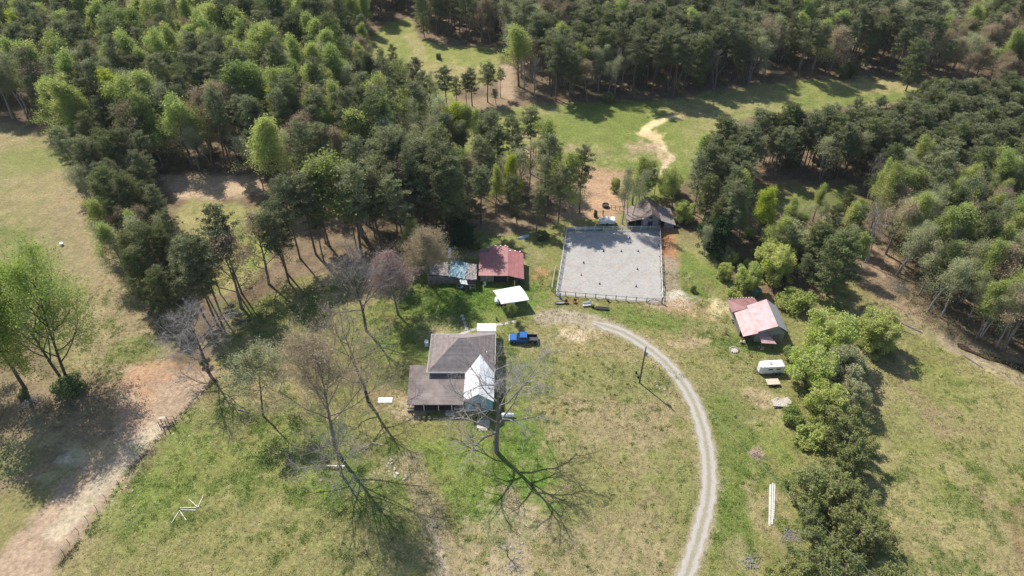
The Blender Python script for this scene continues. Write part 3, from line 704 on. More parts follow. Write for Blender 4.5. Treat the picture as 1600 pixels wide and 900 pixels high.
variant('sage', [make_broad(41, spread=.45, limbL=.30, n1=12, n2=5, n3=4, leaves=11, rr=.6, fork=.28, card=.12), make_broad(42, spread=.5, limbL=.34, n1=11, n2=5, n3=4, leaves=10, rr=.55, fork=.3, card=.12), make_broad(43, spread=.4, limbL=.30, n1=12, n2=5, n3=4, leaves=10, rr=.55, fork=.35, multi=2, card=.12)], 'bark_pale', 'sage')
variant('midgreen', [make_broad(51, spread=.55, limbL=.38, n1=11, n2=6, n3=4, leaves=15, rr=.6, fork=.16, card=.17), make_broad(52, spread=.6, limbL=.40, n1=11, n2=6, n3=4, leaves=14, rr=.6, fork=.18, card=.17)], 'bark_grey', 'midgreen')
variant('tan', [make_broad(61, spread=.58, limbL=.38, n1=11, n2=6, n3=4, n4=2, leaves=6, rr=.5, fork=.25, card=.12), make_broad(62, spread=.5, limbL=.36, n1=11, n2=6, n3=4, n4=2, leaves=6, rr=.5, fork=.3, card=.12)], 'bark_grey', 'tan')
variant_bare('bare', [make_broad(71, leaves=0, spread=.48, limbL=.36, n1=12, n2=6, n3=5, n4=3, fork=.38), make_broad(72, leaves=0, spread=.42, limbL=.36, n1=12, n2=6, n3=5, n4=3, fork=.35, multi=2)], 'bark_pale', 'twig')

counter = {}
def plant(kind, x, y, h, wx=1.0, label=None, cat='tree', group=None, rz=None, v=None, name=None, rg=random, z=None):
    vs_ = VAR[kind]; i = rg.randrange(len(vs_)) if v is None else v % len(vs_); wood, crown = vs_[i]
    hh = HREF.get(kind, 20.0); s = h / hh
    nm = name or NAME.get(kind, 'tree')
    t = thing(nm, (x, y, z or 0), label, cat, rg.uniform(0, 6.28) if rz is None else rz, group); t.scale = (s * wx * rg.uniform(.9, 1.1), s * wx * rg.uniform(.9, 1.1), s); t.rotation_euler = (rg.gauss(0, .035), rg.gauss(0, .035), t.rotation_euler.z)
    o = bpy.data.objects.new("trunk", wood); COL.objects.link(o); o.parent = t
    if crown: o = bpy.data.objects.new("crown", crown); COL.objects.link(o); o.parent = t
    return t
HREF = {'leafball': 8.0, 'paleball': 8.0, 'bush': 2.6, 'limebush': 2.6, 'cedar': 8.0, 'glossy': 8.0, 'redshrub': 2.6, 'darkbush': 2.6}
NAME = dict(leafball='hardwood_tree', paleball='hardwood_tree', pine='pine_tree', full_pine='pine_tree', poplar='poplar_tree', lime='poplar_tree', sage='hardwood_tree', midgreen='hardwood_tree', tan='oak_tree', bare='bare_tree', cedar='cedar_tree', glossy='holly_tree', bush='bush', limebush='bush', darkbush='bush', redshrub='shrub')

variant('bush', [make_bush(81), make_bush(82, Rr=2.4, lumps=18)], 'bark_grey', 'midgreen')
variant('limebush', [make_bush(83), make_bush(84, Rr=1.8, lumps=12)], 'bark_grey', 'poplar')
variant('darkbush', [make_bush(85), make_bush(86, Rr=2.2)], 'bark_dark', 'pine_dark')
variant('leafball', [make_bush(181, Rr=4.6, Hh=8.4, n=17000, card=.13, lumps=95, ground=.06, ks=.19), make_bush(182, Rr=4.2, Hh=8.4, n=14000, card=.13, lumps=80, ground=.1, ks=.19), make_bush(183, Rr=4.8, Hh=8.2, n=15000, card=.13, lumps=100, ground=.05, ks=.18)], 'bark_grey', 'rowleaf')
VAR['paleball'] = [(a, b.copy()) for a, b in VAR['leafball']]
for a, b_ in VAR['paleball']: b_.materials[0] = M['sage']
variant('redshrub', [make_bush(87, n=1400, card=.08)], 'bark_grey', 'bud_red')
variant('cedar', [make_cedar(91), make_cedar(92, Rr=4.3, lumps=130), make_cedar(93, Rr=3.4)], 'bark_grey', 'cedar')
variant('glossy', [make_cedar(94, Rr=2.6, card=.15), make_cedar(95, Rr=2.9, card=.15)], 'bark_dark', 'glossy')

# ---------------------------------------------------------------- single trees one can point at
def hero(kind, px, py, top, wx, label, cat='tree', **k):
    x, y = U(px, py); h = k.pop('h', None) or HT(px, py, top)
    HEROES.append((x, y)); return plant(kind, x, y, h, wx, label, cat, rg=hr, **k)
HEROES = []; hr = random.Random(99)

# big bare ones in the yard, each grown on its own
def bare_hero(name, px, py, h, seed, bark, twig, label, rz=0.0, **k):
    g_ = make_broad(seed, H=h, leaves=k.pop('leaves', 0), **k); a_, b_ = twigs_split(g_)
    x, y = U(px, py); t = thing(name, (x, y), label, 'tree', rz); HEROES.append((x, y))
    for nm, s_, mt in (('trunk', a_, bark), ('crown', b_, twig)):
        o = bpy.data.objects.new(nm, seg_mesh(nm, s_, M[mt])); COL.objects.link(o); o.parent = t
    if len(g_[1]):
        o = bpy.data.objects.new('leaves', leaf_mesh('leaves', g_[1], g_[2], g_[3], g_[4], M[LEAFY.get(name, 'sage')])); COL.objects.link(o); o.parent = t
    return t
LEAFY = {'leafing_oak_tree': 'leafing', 'maple_tree': 'bud_red', 'oak_tree': 'tan', 'budding_oak_tree': 'tan', 'young_oak_tree': 'sage'}
bare_hero('bare_tree', 776, 706, 23.0, 201, 'bark_grey', 'twig_pale', "huge leafless tree with twisting pale limbs in front of the blue gable", rz=1.2, fork=.20, spread=.85, limbL=.56, n1=14, n2=8, n3=7, n4=4, trunk_r=.50, up=.03, stick=1.15, wob=.22)
bare_hero('budding_oak_tree', 527, 706, 27.5, 202, 'bark_grey', 'twig_tan', "tallest leafless tree left of the house, tan buds in a wide wispy crown", rz=.4, fork=.34, spread=.60, limbL=.50, n1=18, n2=9, n3=8, n4=5, trunk_r=.38, up=.10, leaves=2, card=.08, rr=.35)
bare_hero('bare_tree', 534, 742, 11.5, 203, 'bark_grey', 'twig_pale', "shorter twiggy leafless tree behind the grey metal bar on the lawn", fork=.25, spread=1.0, limbL=.62, n1=18, n2=8, n3=6, n4=2, trunk_r=.26, up=.0)
bare_hero('bare_tree', 576, 628, 20.5, 204, 'bark_dark', 'twig', "dark leafless tree with long low limbs beside the white board left of the house", rz=2.5, fork=.28, spread=.78, limbL=.58, n1=11, n2=7, n3=6, n4=3, trunk_r=.36, up=.10, wob=.17)
bare_hero('bare_tree', 572, 516, 20.5, 205, 'bark_dark', 'twig', "grey twiggy leafless tree forking near its foot on the lawn behind the house", rz=.8, fork=.30, spread=.70, limbL=.50, n1=17, n2=9, n3=8, n4=4, trunk_r=.32, up=.04)
bare_hero('maple_tree', 622, 492, 15.0, 206, 'bark_grey', 'twig_red', "pinkish red budding maple behind the house, left of the sheds", fork=.22, spread=.52, limbL=.46, n1=17, n2=9, n3=8, n4=4, trunk_r=.26, up=.14, leaves=2, card=.10, rr=.4)
bare_hero('oak_tree', 671, 444, 15.5, 207, 'bark_grey', 'twig_tan', "rounded tan budding tree leaning over the tarp covered shed", fork=.2, spread=.62, limbL=.48, n1=17, n2=9, n3=8, n4=4, trunk_r=.28, up=.10, leaves=2, card=.10, rr=.4)
bare_hero('bare_tree', 326, 582, 17.0, 208, 'bark_dark', 'twig_pale', "silvery leafless tree with a fan of pale limbs by the bend of the dirt track", rz=1.9, fork=.33, spread=.95, limbL=.56, n1=16, n2=9, n3=7, n4=4, trunk_r=.36, up=.02, wob=.17)
bare_hero('young_oak_tree', 411, 650, 17.0, 209, 'bark_dark', 'twig', "thin dark trunked tree with sparse green leaves between the dirt track and the wispy oak", rz=.3, fork=.42, spread=.8, limbL=.40, n1=12, n2=6, n3=5, n4=1, trunk_r=.22, up=.05, leaves=6, card=.13, rr=.45)
bare_hero('leafing_oak_tree', 104, 600, 29.0, 210, 'bark_dark', 'twig', "tall forked tree in new green leaf at the left, nearest the dirt track", rz=.5, fork=.2, spread=.64, limbL=.44, n1=24, n2=8, n3=6, n4=0, trunk_r=.45, up=.08, leaves=13, card=.13, rr=.65, multi=2)
bare_hero('leafing_oak_tree', 40, 608, 28.0, 211, 'bark_dark', 'twig', "tall green leafing tree at the left edge with one slim dark trunk", rz=2.2, fork=.22, spread=.7, limbL=.44, n1=22, n2=8, n3=6, n4=0, trunk_r=.36, up=.10, leaves=15, card=.17, rr=.6)
bare_hero('leafing_oak_tree', -40, 590, 27.0, 212, 'bark_dark', 'twig', "bright green leafing tree cut by the left edge of the picture", rz=4.0, fork=.25, spread=.7, limbL=.42, n1=18, n2=8, n3=6, n4=0, trunk_r=.40, up=.10, leaves=14, card=.14, rr=.7)
bare_hero('bare_tree', -35, 330, 17.0, 213, 'bark_dark', 'twig', "brown leafless tree at the left edge beside the far pasture", fork=.3, spread=.6, limbL=.42, n1=12, n2=7, n3=5, n4=2, trunk_r=.3)
bare_hero('sapling', 793, 869, 4.6, 214, 'bark_grey', 'twig_pale', "small leafless sapling on a pale scuffed patch at the bottom of the lawn", fork=.25, spread=.6, limbL=.4, n1=9, n2=4, n3=3, trunk_r=.12)
bare_hero('sapling', 574, 868, 5.0, 215, 'bark_dark', 'twig', "slim dark sapling on the lawn left of the worn track at the bottom", fork=.3, spread=.4, limbL=.4, n1=7, n2=3, n3=2, trunk_r=.09)
hero('darkbush', 108, 612, 0, 1.3, "dark green bush round the foot of the tall forked tree", 'bush', h=3.4)
hero('full_pine', -75, 665, 0, 1.1, "dark pine outside the left edge shading the littered ground", h=15.0)
hero('darkbush', 38, 620, 0, .8, "low dark brush at the foot of the slim green leafing tree", 'bush', h=1.8)
hero('darkbush', 322, 572, 0, .6, "ivy clump wrapping the foot of the silvery leafless tree", 'bush', h=2.2)

# right-hand row
E_ = "evergreen in the row right of the drive"
hero('leafball', 1285, 552, 0, .95, "light green bushy tree right behind the pink roofed barn", h=12.0, v=0)
hero('leafball', 1364, 542, 0, .95, "bright green round tree standing alone on the edge of the right field", h=10.5, v=1)
hero('leafball', 1262, 602, 0, .85, "pale green leafy tree just right of the white trailer", h=11.0, v=2)
hero('paleball', 1306, 596, 0, .85, "greyish green half leafed tree behind the one by the white trailer", h=9.6, v=0)
hero('leafball', 1278, 648, 0, 1.0, "yellow green leafy tree below the white trailer's tree", h=9.0, v=1)
hero('paleball', 1322, 640, 0, .75, "grey twiggy half leafed tree on the field side of the row", h=8.6, v=2)
hero('cedar', 1312, 690, 0, 1.15, "upper dark " + E_, h=8.0, v=0)
hero('cedar', 1268, 768, 0, 1.2, "broad olive " + E_, h=8.6, v=1)
hero('cedar', 1325, 738, 0, .95, "narrower dark " + E_ + ", field side", h=8.0, v=2)
hero('cedar', 1300, 798, 0, 1.15, "clumpy middle " + E_, h=8.6, v=0)
hero('cedar', 1320, 840, 0, 1.25, "largest clumpy " + E_ + ", field side", h=9.2, v=1)
hero('cedar', 1262, 826, 0, .8, "small shaded " + E_, h=6.4, v=2)
hero('cedar', 1285, 915, 0, 1.35, "lowest broad evergreen in the row, cut by the bottom edge", h=8.6, v=0)
hero('cedar', 1228, 928, 0, 1.25, "olive evergreen at the bottom edge, left end of the row", h=6.8, v=2)
hero('cedar', 1348, 935, 0, 1.0, "dark evergreen at the bottom edge on the field side", h=8.0, v=1)
hero('limebush', 1265, 690, 0, 1.2, "yellow green bush at the top of the evergreen row", 'bush', h=3.6)
hero('bush', 1235, 655, 0, .9, "loose green bush overhanging the wooden platform", 'bush', h=3.2)
hero('bush', 1236, 560, 0, .8, "leafy bush against the white trailer's right end", 'bush', h=3.2)
0 and hero('redshrub', 1240, 850, 0, .9, "grey twiggy shrub left of the evergreen row", 'shrub', h=2.4)

# behind the pink barn
hero('leafball', 1165, 452, 0, .85, "rounded mid green bush tree left of the thicket behind the pink barn", h=8.0, v=0)
hero('leafball', 1205, 432, 0, 1.0, "pale yellow green round tree in the thicket behind the pink barn", h=10.5, v=2)
hero('leafball', 1130, 436, 0, .8, "low bright green bush at the grass edge right of the arena track", 'bush', h=5.0, v=1)
hero('limebush', 1145, 465, 0, .9, "small green bush at the thicket's lower corner above the pink barn", 'bush', h=3.2)
hero('paleball', 1225, 400, 0, .9, "pale crown behind the round yellow green tree in the thicket", h=11, v=1)
hero('full_pine', 1292, 462, 0, 1.45, "big round dark pine above the pink barn", h=17.0, v=0)
hero('limebush', 1238, 480, 0, 1.1, "bright lime bush in front of the big round pine", 'bush', h=5.2)
hero('lime', 1185, 385, 0, .95, "bright lime green tree above the thicket right of the old barn", h=16.5, v=1)
hero('glossy', 1112, 395, 0, 1.1, "dark glossy evergreen at the corner of the thicket right of the arena", h=10.5, v=0)
hero('sage', 1100, 400, 0, .9, "grey half bare tree against the glossy evergreen by the arena track", h=10, v=1)
hero('full_pine', 1098, 350, 0, 1.1, "dark bushy pine right of the old barn", h=15.0, v=1)
hero('bare', 1455, 400, 0, 1.0, "pinkish grey leafless tree between the creek trees", h=11.5, v=0)
hero('bare', 1353, 410, 0, .95, "pale leafless tree with several white trunks near the creek", h=16.0, v=1)
hero('sage', 1412, 415, 0, .9, "slim pale tree beside the many trunked leafless one", h=15.0, v=2)

# round the arena and sheds
hero('pine', 905, 334, 0, 1.0, "pine at the arena's far left corner, rightmost of its clump", h=19.0, v=1)
hero('pine', 872, 348, 0, 1.0, "dark pine second from the arena in the corner clump", h=16.0, v=4)
hero('pine', 852, 340, 0, .95, "taller pine rising from the middle of the corner clump", h=17.5, v=3)
hero('pine', 838, 362, 0, 1.1, "low full pine at the shed end of the corner clump", h=12.0, v=3)
hero('full_pine', 808, 350, 0, 1.0, "bushy pine behind the red roofed shed's right end", h=14.0, v=1)
hero('sage', 983, 348, 0, .75, "slim tree with two bare stems beside the old barn's left end", h=17.0, v=2)
hero('poplar', 998, 322, 0, .9, "light green tree right behind the old barn", h=10.0, v=0)
hero('midgreen', 1050, 325, 0, 1.0, "mid green tree behind the old barn's right end", h=11.0, v=1)
hero('full_pine', 1012, 303, 0, .9, "tall dark pine added behind the old barn to shade it", h=10.5, v=1)  # added on the sun side so that its shadow darkens the barn
hero('poplar', 988, 320, 0, 1.05, "light green tree on the slope just left of the old barn's roof", h=15.0, v=2)
hero('full_pine', 1006, 312, 0, .8, "dark pine right behind the old barn's left roof", h=10.0, v=0)  # extra pine, put in to cast shade on the barn roof
hero('sage', 972, 350, 0, .7, "slim stemmed tree just left of the twin stemmed one by the old barn", h=15.0, v=0)
hero('leafball', 1068, 345, 0, .9, "low light green crown against the old barn's right end", h=6.5, v=0)
hero('leafball', 1045, 300, 0, .95, "light green crown up the slope behind the old barn", h=8, v=2)
hero('pine', 1084, 335, 0, 1.0, "tall pine behind the old barn's right end", h=18, v=3)
hero('leafball', 960, 300, 0, .6, "small light green crown on the red slope above the arena", h=5, v=1)
hero('sage', 1022, 305, 0, 1.0, "pale half leafed tree up the slope from the old barn", h=7.0, v=0)
hero('lime', 800, 322, 0, .8, "bright green slender tree above the corner pine clump", h=15.5, v=0)
hero('poplar', 775, 335, 0, .8, "fresh green slender tree with pale stem above the red shed", h=15.0, v=1)
hero('tan', 733, 330, 0, .85, "yellowish tan tree above the two sheds", h=15.5, v=1)
hero('glossy', 720, 382, 0, 1.05, "dark holly behind the gap between the two sheds", h=9.0, v=1)
hero('bush', 745, 388, 0, .6, "low bush behind the red roofed shed", 'bush', h=2.0)
hero('midgreen', 798, 496, 0, 1.15, "small leafy tree partly hiding the white carport", 'tree', h=5.0, name='small_tree', v=0)
hero('darkbush', 1083, 456, 0, .55, "round dark bush on the grass right of the gravel track", 'bush', h=1.7)
hero('redshrub', 1133, 522, 0, .42, "small reddish shrub left of the pink barn", 'shrub', h=1.7)
hero('darkbush', 776, 500, 0, .3, "small clipped bush between carport and back porch", 'bush', h=.9)
hero('darkbush', 848, 372, 0, .9, "dark low bush in the shade under the corner pines", 'bush', h=2.4)
hero('midgreen', 640, 405, 0, .9, "olive leafing tree left of the tan tree by the sheds", h=12.0, v=1)
hero('tan', 690, 345, 0, .9, "greyish tan tree between the forest and the holly", h=13.5, v=0)

# the row of small round pines between the two far meadows
for i, (px, py, h, wx) in enumerate([(699, 173, 15.0, 1.15), (714, 170, 11.0, .8), (729, 168, 12.0, .8), (738, 166, 13.5, .95), (762, 160, 13.0, 1.15), (782, 152, 10.0, .8), (775, 163, 5.5, 1.3)]):
    nm = ['leftmost', 'second', 'third', 'fourth', 'fifth', 'sixth', 'lowest'][i]
    hero('pine', px, py, 0, wx * 1.35, nm + " small pine in the gap between the two far meadows", h=h, v=i)
hero('darkbush', 686, 92, 0, .7, "lone grey shrub in the far meadow", 'bush', h=2.5)
hero('full_pine', 663, 58, 0, 1.0, "round pine at the left corner of the grove by the far meadow", h=18.0, v=0)
hero('cedar', 1442, 158, 0, 1.0, "leaning round cedar at the right tip of the far meadow", h=9.5, v=1)
hero('full_pine', 1415, 142, 0, 1.25, "broad dark pine at the right end of the far meadow", h=18.5, v=1)
hero('darkbush', 1312, 122, 0, .7, "dark cone shaped young tree at the back edge of the far meadow", h=5.0, cat='tree')
hero('darkbush', 1328, 121, 0, .5, "thinner taller dark young tree at the back edge of the far meadow", h=7.5, cat='tree')
hero('darkbush', 951, 160, 0, .6, "dark bush at the back edge of the middle meadow", 'bush', h=4.0)
hero('poplar', 160, 238, 0, .85, "bright light green tree standing out of the dark pines top left", h=23.0, v=0)
hero('full_pine', 1120, 300, 0, 1.0, "dark pine at the left tip of the pine wood below the far meadow", h=15.0, v=0)
hero('full_pine', 1150, 268, 0, 1.0, "second dark pine from the left tip of the pine wood below the far meadow", h=14.0, v=1)
hero('lime', 445, 232, 0, .75, "vivid yellow green tree in the middle of the left forest", h=20.0, v=1)

# ---------------------------------------------------------------- forest stands
def sample(poly, spacing, seed, excl=(), jit=.62):
    P = W(poly); rg = np.random.default_rng(seed)
    x0, y0 = P.min(0); x1, y1 = P.max(0)
    xs = np.arange(x0, x1, spacing); ys = np.arange(y0, y1, spacing * .87)
    A, B = np.meshgrid(xs, ys); A = A + (np.arange(len(ys)) % 2)[:, None] * spacing / 2
    A = A.ravel() + rg.uniform(-jit, jit, A.size) * spacing; B = B.ravel() + rg.uniform(-jit, jit, B.size) * spacing
    k = sdist(A, B, P) > 0
    for e in excl: k &= sdist(A, B, GW[e] if isinstance(e, str) else W(e)) < 1.0
    hx = np.array(HEROES)
    for x, y in hx: k &= np.hypot(A - x, B - y) > 2.6
    return list(zip(A[k], B[k]))

KD = dict(leafball='low round leafy green tree', paleball='low round greyish tree', pine='tall bare trunked pine', full_pine='low branched dark pine', poplar='fresh light green tree', lime='vivid lime green tree', sage='pale grey green tree',
          midgreen='mid green leafy tree', tan='tan budding tree', bare='pale leafless tree')
MEX = ('YARD', 'PAST', 'CLR1', 'MEAD', 'CLR2', 'CLR3', 'BANK')
STANDS = [
 # name, where, polygon of feet, spacing, mix, height range, excluded
 ('pasture edge', 'in the left pasture belt', [(108,250),(130,238),(240,250),(250,300),(262,360),(290,420),(292,500),(268,528),(238,505),(190,420),(158,350),(124,300)], 4.2, dict(pine=4, full_pine=5, sage=2, poplar=2, tan=1.0, paleball=1.6, leafball=2.0), (13,19), ()),
 ('tall pines', 'in the open pine row', [(292,515),(296,470),(380,440),(440,405),(500,395),(520,405),(470,432),(400,472),(335,512)], 5.4, dict(pine=10, full_pine=.6, tan=.8), (15,23), ()),
 ('shed woods', 'in the woods left of the sheds', [(505,425),(500,385),(560,330),(700,320),(760,325),(760,350),(700,385),(650,385),(620,398),(560,400)], 4.8, dict(pine=8, sage=1.2, full_pine=2.0, tan=1.0, midgreen=.6), (17,25), ()),
 ('left forest', 'in the big left forest', [(112,238),(60,198),(0,183),(-160,172),(-330,150),(-240,70),(0,70),(560,70),(620,120),(690,185),(715,215),(770,250),(850,268),(878,292),(900,320),(860,345),(780,328),(600,328),(430,325),(405,272),(250,268)], 6.0, dict(pine=8, full_pine=1.2, poplar=6.4, sage=3.6, tan=1.6, lime=.4, midgreen=.6), (17,26), MEX),
 ('far left forest', 'in the top left far forest', [(-330,150),(-240,70),(0,70),(560,70),(570,58),(598,30),(650,8),(690,-60),(-900,-60),(-600,100)], 6.0, dict(pine=3.2, poplar=4.6, sage=3.4, tan=2.8, full_pine=.5, lime=.6), (16,23), MEX),
 ('far pine grove', 'in the grove behind the meadows', [(655,56),(778,70),(800,60),(812,150),(850,163),(950,158),(1050,154),(1150,136),(1200,127),(1340,119),(1400,121),(1440,126),(1440,-60),(690,-60),(650,8)], 5.6, dict(pine=9, full_pine=1.4, sage=3.4, tan=2.0, bare=.9, poplar=.8), (17,23), ('CLR1','MEAD')),
 ('far right hardwoods', 'in the top right woods', [(1440,128),(1480,140),(1600,150),(2200,200),(2700,100),(2500,-60),(1440,-60)], 6.4, dict(tan=6, sage=4.5, pine=2.2, poplar=2.6, bare=.6, full_pine=.6), (14,20), ('MEAD',)),
 ('right pines', 'in the wood right of the old barn', [(1088,310),(1092,285),(1130,262),(1200,244),(1300,230),(1400,222),(1470,196),(1560,185),(1800,200),(2000,260),(1800,310),(1500,305),(1400,290),(1345,285),(1180,282),(1160,310),(1150,360),(1130,392),(1105,385)], 4.0, dict(pine=12, full_pine=4, sage=1.6, poplar=.8), (13,18), ('MEAD','CLR3')),
 ('creek woods', 'in the creek woods', [(1345,300),(1400,292),(1500,308),(1800,312),(2200,330),(2100,690),(1700,612),(1600,562),(1540,538),(1480,508),(1430,480),(1390,440),(1360,375)], 4.1, dict(sage=7, poplar=2.2, pine=1.6, bare=3.0, midgreen=.4, tan=2.6, full_pine=.5, paleball=1.2), (14,20), ()),
 ('barn thicket', 'in the thicket between the barns', [(1095,370),(1140,370),(1240,345),(1320,340),(1340,390),(1320,440),(1260,455),(1180,440),(1110,410)], 4.3, dict(leafball=3, poplar=2, full_pine=2, sage=2, pine=1, paleball=2), (9,14), ()),
]
pr = random.Random(4); POOL = []
for name, where, poly_, sp, mix, hr_, ex in STANDS:
    pts = sample(poly_, sp, hash(len(name)) % 1000 + len(poly_), ex); ks = list(mix); ws = [mix[k] for k in ks]
    for x, y in pts:
        # kinds come in patches
        pn = float(fbm(np.array([x]), np.array([y]), 16, 9)[0])
        w2 = [w_ * (math.exp(2.2 * pn) if k in ('poplar', 'sage', 'tan', 'lime', 'midgreen', 'bare') else 1.0) for k, w_ in zip(ks, ws)]
        kd = pr.choices(ks, w2)[0]; h = pr.uniform(*hr_)
        if kd in ('tan', 'sage', 'bare'): h *= .85
        if kd in ('leafball', 'paleball'): h = pr.uniform(5, 9)
        wx = pr.uniform(.85, 1.2) * (1.15 if kd in ('tan', 'sage', 'midgreen') else 1)
        # lower growth where the photo shows the clearings over the crowns
        a_ = y * math.cos(TH) + CH * math.sin(TH); bx_ = 800 + F * x / a_; by_ = 450 - F * (y * math.sin(TH) - CH * math.cos(TH)) / a_
        if 545 < bx_ < 720 and 60 < by_ < 215: h *= .62
        elif 690 < bx_ < 910 and 205 < by_ < 348: h *= .76
        if name == 'creek woods' and kd in ('sage', 'poplar', 'bare'): wx *= .8
        POOL.append((name, where, x, y, kd, h, wx))
def in_view(x, y, h):
    c_ = math.cos(TH); s_ = math.sin(TH); zc = y * c_ + (CH - h * .6) * s_; return abs(x) / zc < .75 + 8 / zc and zc > 0
pool_v = [p for p in POOL if in_view(p[2], p[3], p[5])]
pool_v.sort(key=lambda p: math.sqrt(p[2] ** 2 + p[3] ** 2 + CH * CH) / p[5] ** .5)
N_IND = 290
ind = pool_v[:N_IND]; ids = set(map(id, ind)); rest = [p for p in POOL if id(p) not in ids]
print("forest trees", len(POOL), "in view", len(pool_v), "rest", len(rest))
ORD = ['first','second','third','fourth','fifth','sixth','seventh','eighth','ninth','tenth','eleventh','twelfth']
by = {}
for p in ind: by.setdefault((p[0], p[4]), []).append(p)
for (stand, kd), L_ in by.items():
    L_.sort(key=lambda p: p[2] / (p[3] * math.cos(TH) + CH * math.sin(TH)))
    n = len(L_)
    for i, (_, where, x, y, kd, h, wx) in enumerate(L_):
        if n == 1: lb = f"the only {KD[kd]} {where}"; gp = None
        elif n <= 12: lb = f"{KD[kd]} {where}, " + ("leftmost such" if i == 0 else "rightmost such" if i == n - 1 else ORD[i] + " such from left"); gp = f"{kd.replace('_', ' ')} trees {where}"
        else: lb = f"{KD[kd]} {where}"; gp = f"{kd.replace('_', ' ')} trees {where}"
        plant(kd, x, y, h, wx, lb, 'tree', gp, rg=pr)

# everything farther away: one forest object that instances trees on points
def joined(kind, i):
    wood, crown = VAR[kind][i]; me = bpy.data.meshes.new("far_" + kind)
    A = []; Q = []; mi = []; n0 = 0
    for k, m_ in enumerate((wood, crown)):
        c_ = np.empty(len(m_.vertices) * 3, np.float32); m_.vertices.foreach_get("co", c_); q_ = np.empty(len(m_.loops), np.int32); m_.loops.foreach_get("vertex_index", q_)
        A.append(c_.reshape(-1, 3)); Q.append(q_.reshape(-1, 4) + n0); mi.append(np.full(len(m_.polygons), k, np.int32)); n0 += len(m_.vertices)
    np_mesh(me, np.concatenate(A), np.concatenate(Q)); me.materials.append(wood.materials[0]); me.materials.append(crown.materials[0])
    me.polygons.foreach_set("material_index", np.concatenate(mi)); return bpy.data.objects.new("far_" + kind, me)
src = []; 
for kd in ('leafball', 'paleball', 'pine', 'full_pine', 'poplar', 'lime', 'sage', 'midgreen', 'tan', 'bare'):
    for i in range(len(VAR[kd])): src.append((kd, joined(kd, i)))
me = bpy.data.meshes.new("distant_forest"); vv = []; kk = []; rr_ = []; ss_ = []
for (_, _, x, y, kd, h, wx) in rest:
    ops = [i for i, s in enumerate(src) if s[0] == kd]; vv.append((x, y, 0)); kk.append(pr.choice(ops)); rr_.append((0, 0, pr.uniform(0, 6.28))); s_ = h / 20; ss_.append((s_ * wx, s_ * wx, s_))
me.from_pydata(vv, [], [])
me.attributes.new("kind_id", 'INT', 'POINT').data.foreach_set("value", kk)
me.attributes.new("turn", 'FLOAT_VECTOR', 'POINT').data.foreach_set("vector", np.array(rr_, np.float32).ravel())
me.attributes.new("size", 'FLOAT_VECTOR', 'POINT').data.foreach_set("vector", np.array(ss_, np.float32).ravel())
fo = bpy.data.objects.new("distant_forest", me); COL.objects.link(fo)
tag(fo, "mass of farther mixed pine and spring hardwood forest behind the nearer trees", "forest", kind='stuff')
ng = bpy.data.node_groups.new("forest", 'GeometryNodeTree')
ng.interface.new_socket("Geometry", in_out='INPUT', socket_type='NodeSocketGeometry'); ng.interface.new_socket("Geometry", in_out='OUTPUT', socket_type='NodeSocketGeometry')
gi = ng.nodes.new('NodeGroupInput'); go = ng.nodes.new('NodeGroupOutput'); jn = ng.nodes.new('GeometryNodeJoinGeometry')
def nattr(nm, tp):
    n = ng.nodes.new('GeometryNodeInputNamedAttribute'); n.data_type = tp; n.inputs[0].default_value = nm; return n.outputs[0]
ka = nattr("kind_id", 'INT'); ta = nattr("turn", 'FLOAT_VECTOR'); sa = nattr("size", 'FLOAT_VECTOR')
for i, (kd, ob) in enumerate(src):
    cmp = ng.nodes.new('FunctionNodeCompare'); cmp.data_type = 'INT'; cmp.operation = 'EQUAL'
    ng.links.new(ka, cmp.inputs[2]); cmp.inputs[3].default_value = i
    oi = ng.nodes.new('GeometryNodeObjectInfo'); oi.inputs['Object'].default_value = ob; oi.inputs['As Instance'].default_value = True
    ip = ng.nodes.new('GeometryNodeInstanceOnPoints'); ng.links.new(gi.outputs[0], ip.inputs['Points']); ng.links.new(cmp.outputs[0], ip.inputs['Selection'])
    ng.links.new(oi.outputs['Geometry'], ip.inputs['Instance']); ng.links.new(ta, ip.inputs['Rotation']); ng.links.new(sa, ip.inputs['Scale'])
    ng.links.new(ip.outputs[0], jn.inputs[0])
ng.links.new(jn.outputs[0], go.inputs[0])
fo.modifiers.new("forest", 'NODES').node_group = ng

# undergrowth: brush and saplings under the trees (nobody could count it)
nrg = np.random.default_rng(7); cs = []
for name, where, poly_, sp, mix, hr_, ex in STANDS:
    dens = {'pasture edge': 1.7, 'tall pines': 5.0, 'shed woods': 3.4, 'barn thicket': 2.0, 'creek woods': 2.4, 'far left forest': 6.5, 'far right hardwoods': 5.0}.get(name, 3.6)
    for x, y in sample(poly_, dens, 300 + len(name), ex, .6):
        if not in_view(x, y, 2): continue
        n = int(nrg.uniform(26, 56)); s = nrg.uniform(.4, 1.25) * (1.5 if name in ('pasture edge', 'barn thicket') else 1)
        v = nrg.normal(size=(n, 3)) * np.array([.55, .55, .45]) * s; v[:, 2] = np.abs(v[:, 2] + .3 * s); cs.append(v + np.array([x, y, 0]))
c_ = np.concatenate(cs); print("brush", len(c_))
me = leaf_mesh("undergrowth", c_, nrg.uniform(.07, .2, len(c_)), .6, nrg, M['brush']); o = bpy.data.objects.new("undergrowth", me); COL.objects.link(o)
tag(o, "low brown and green brush covering the forest floor under the trees", "undergrowth", kind='stuff')
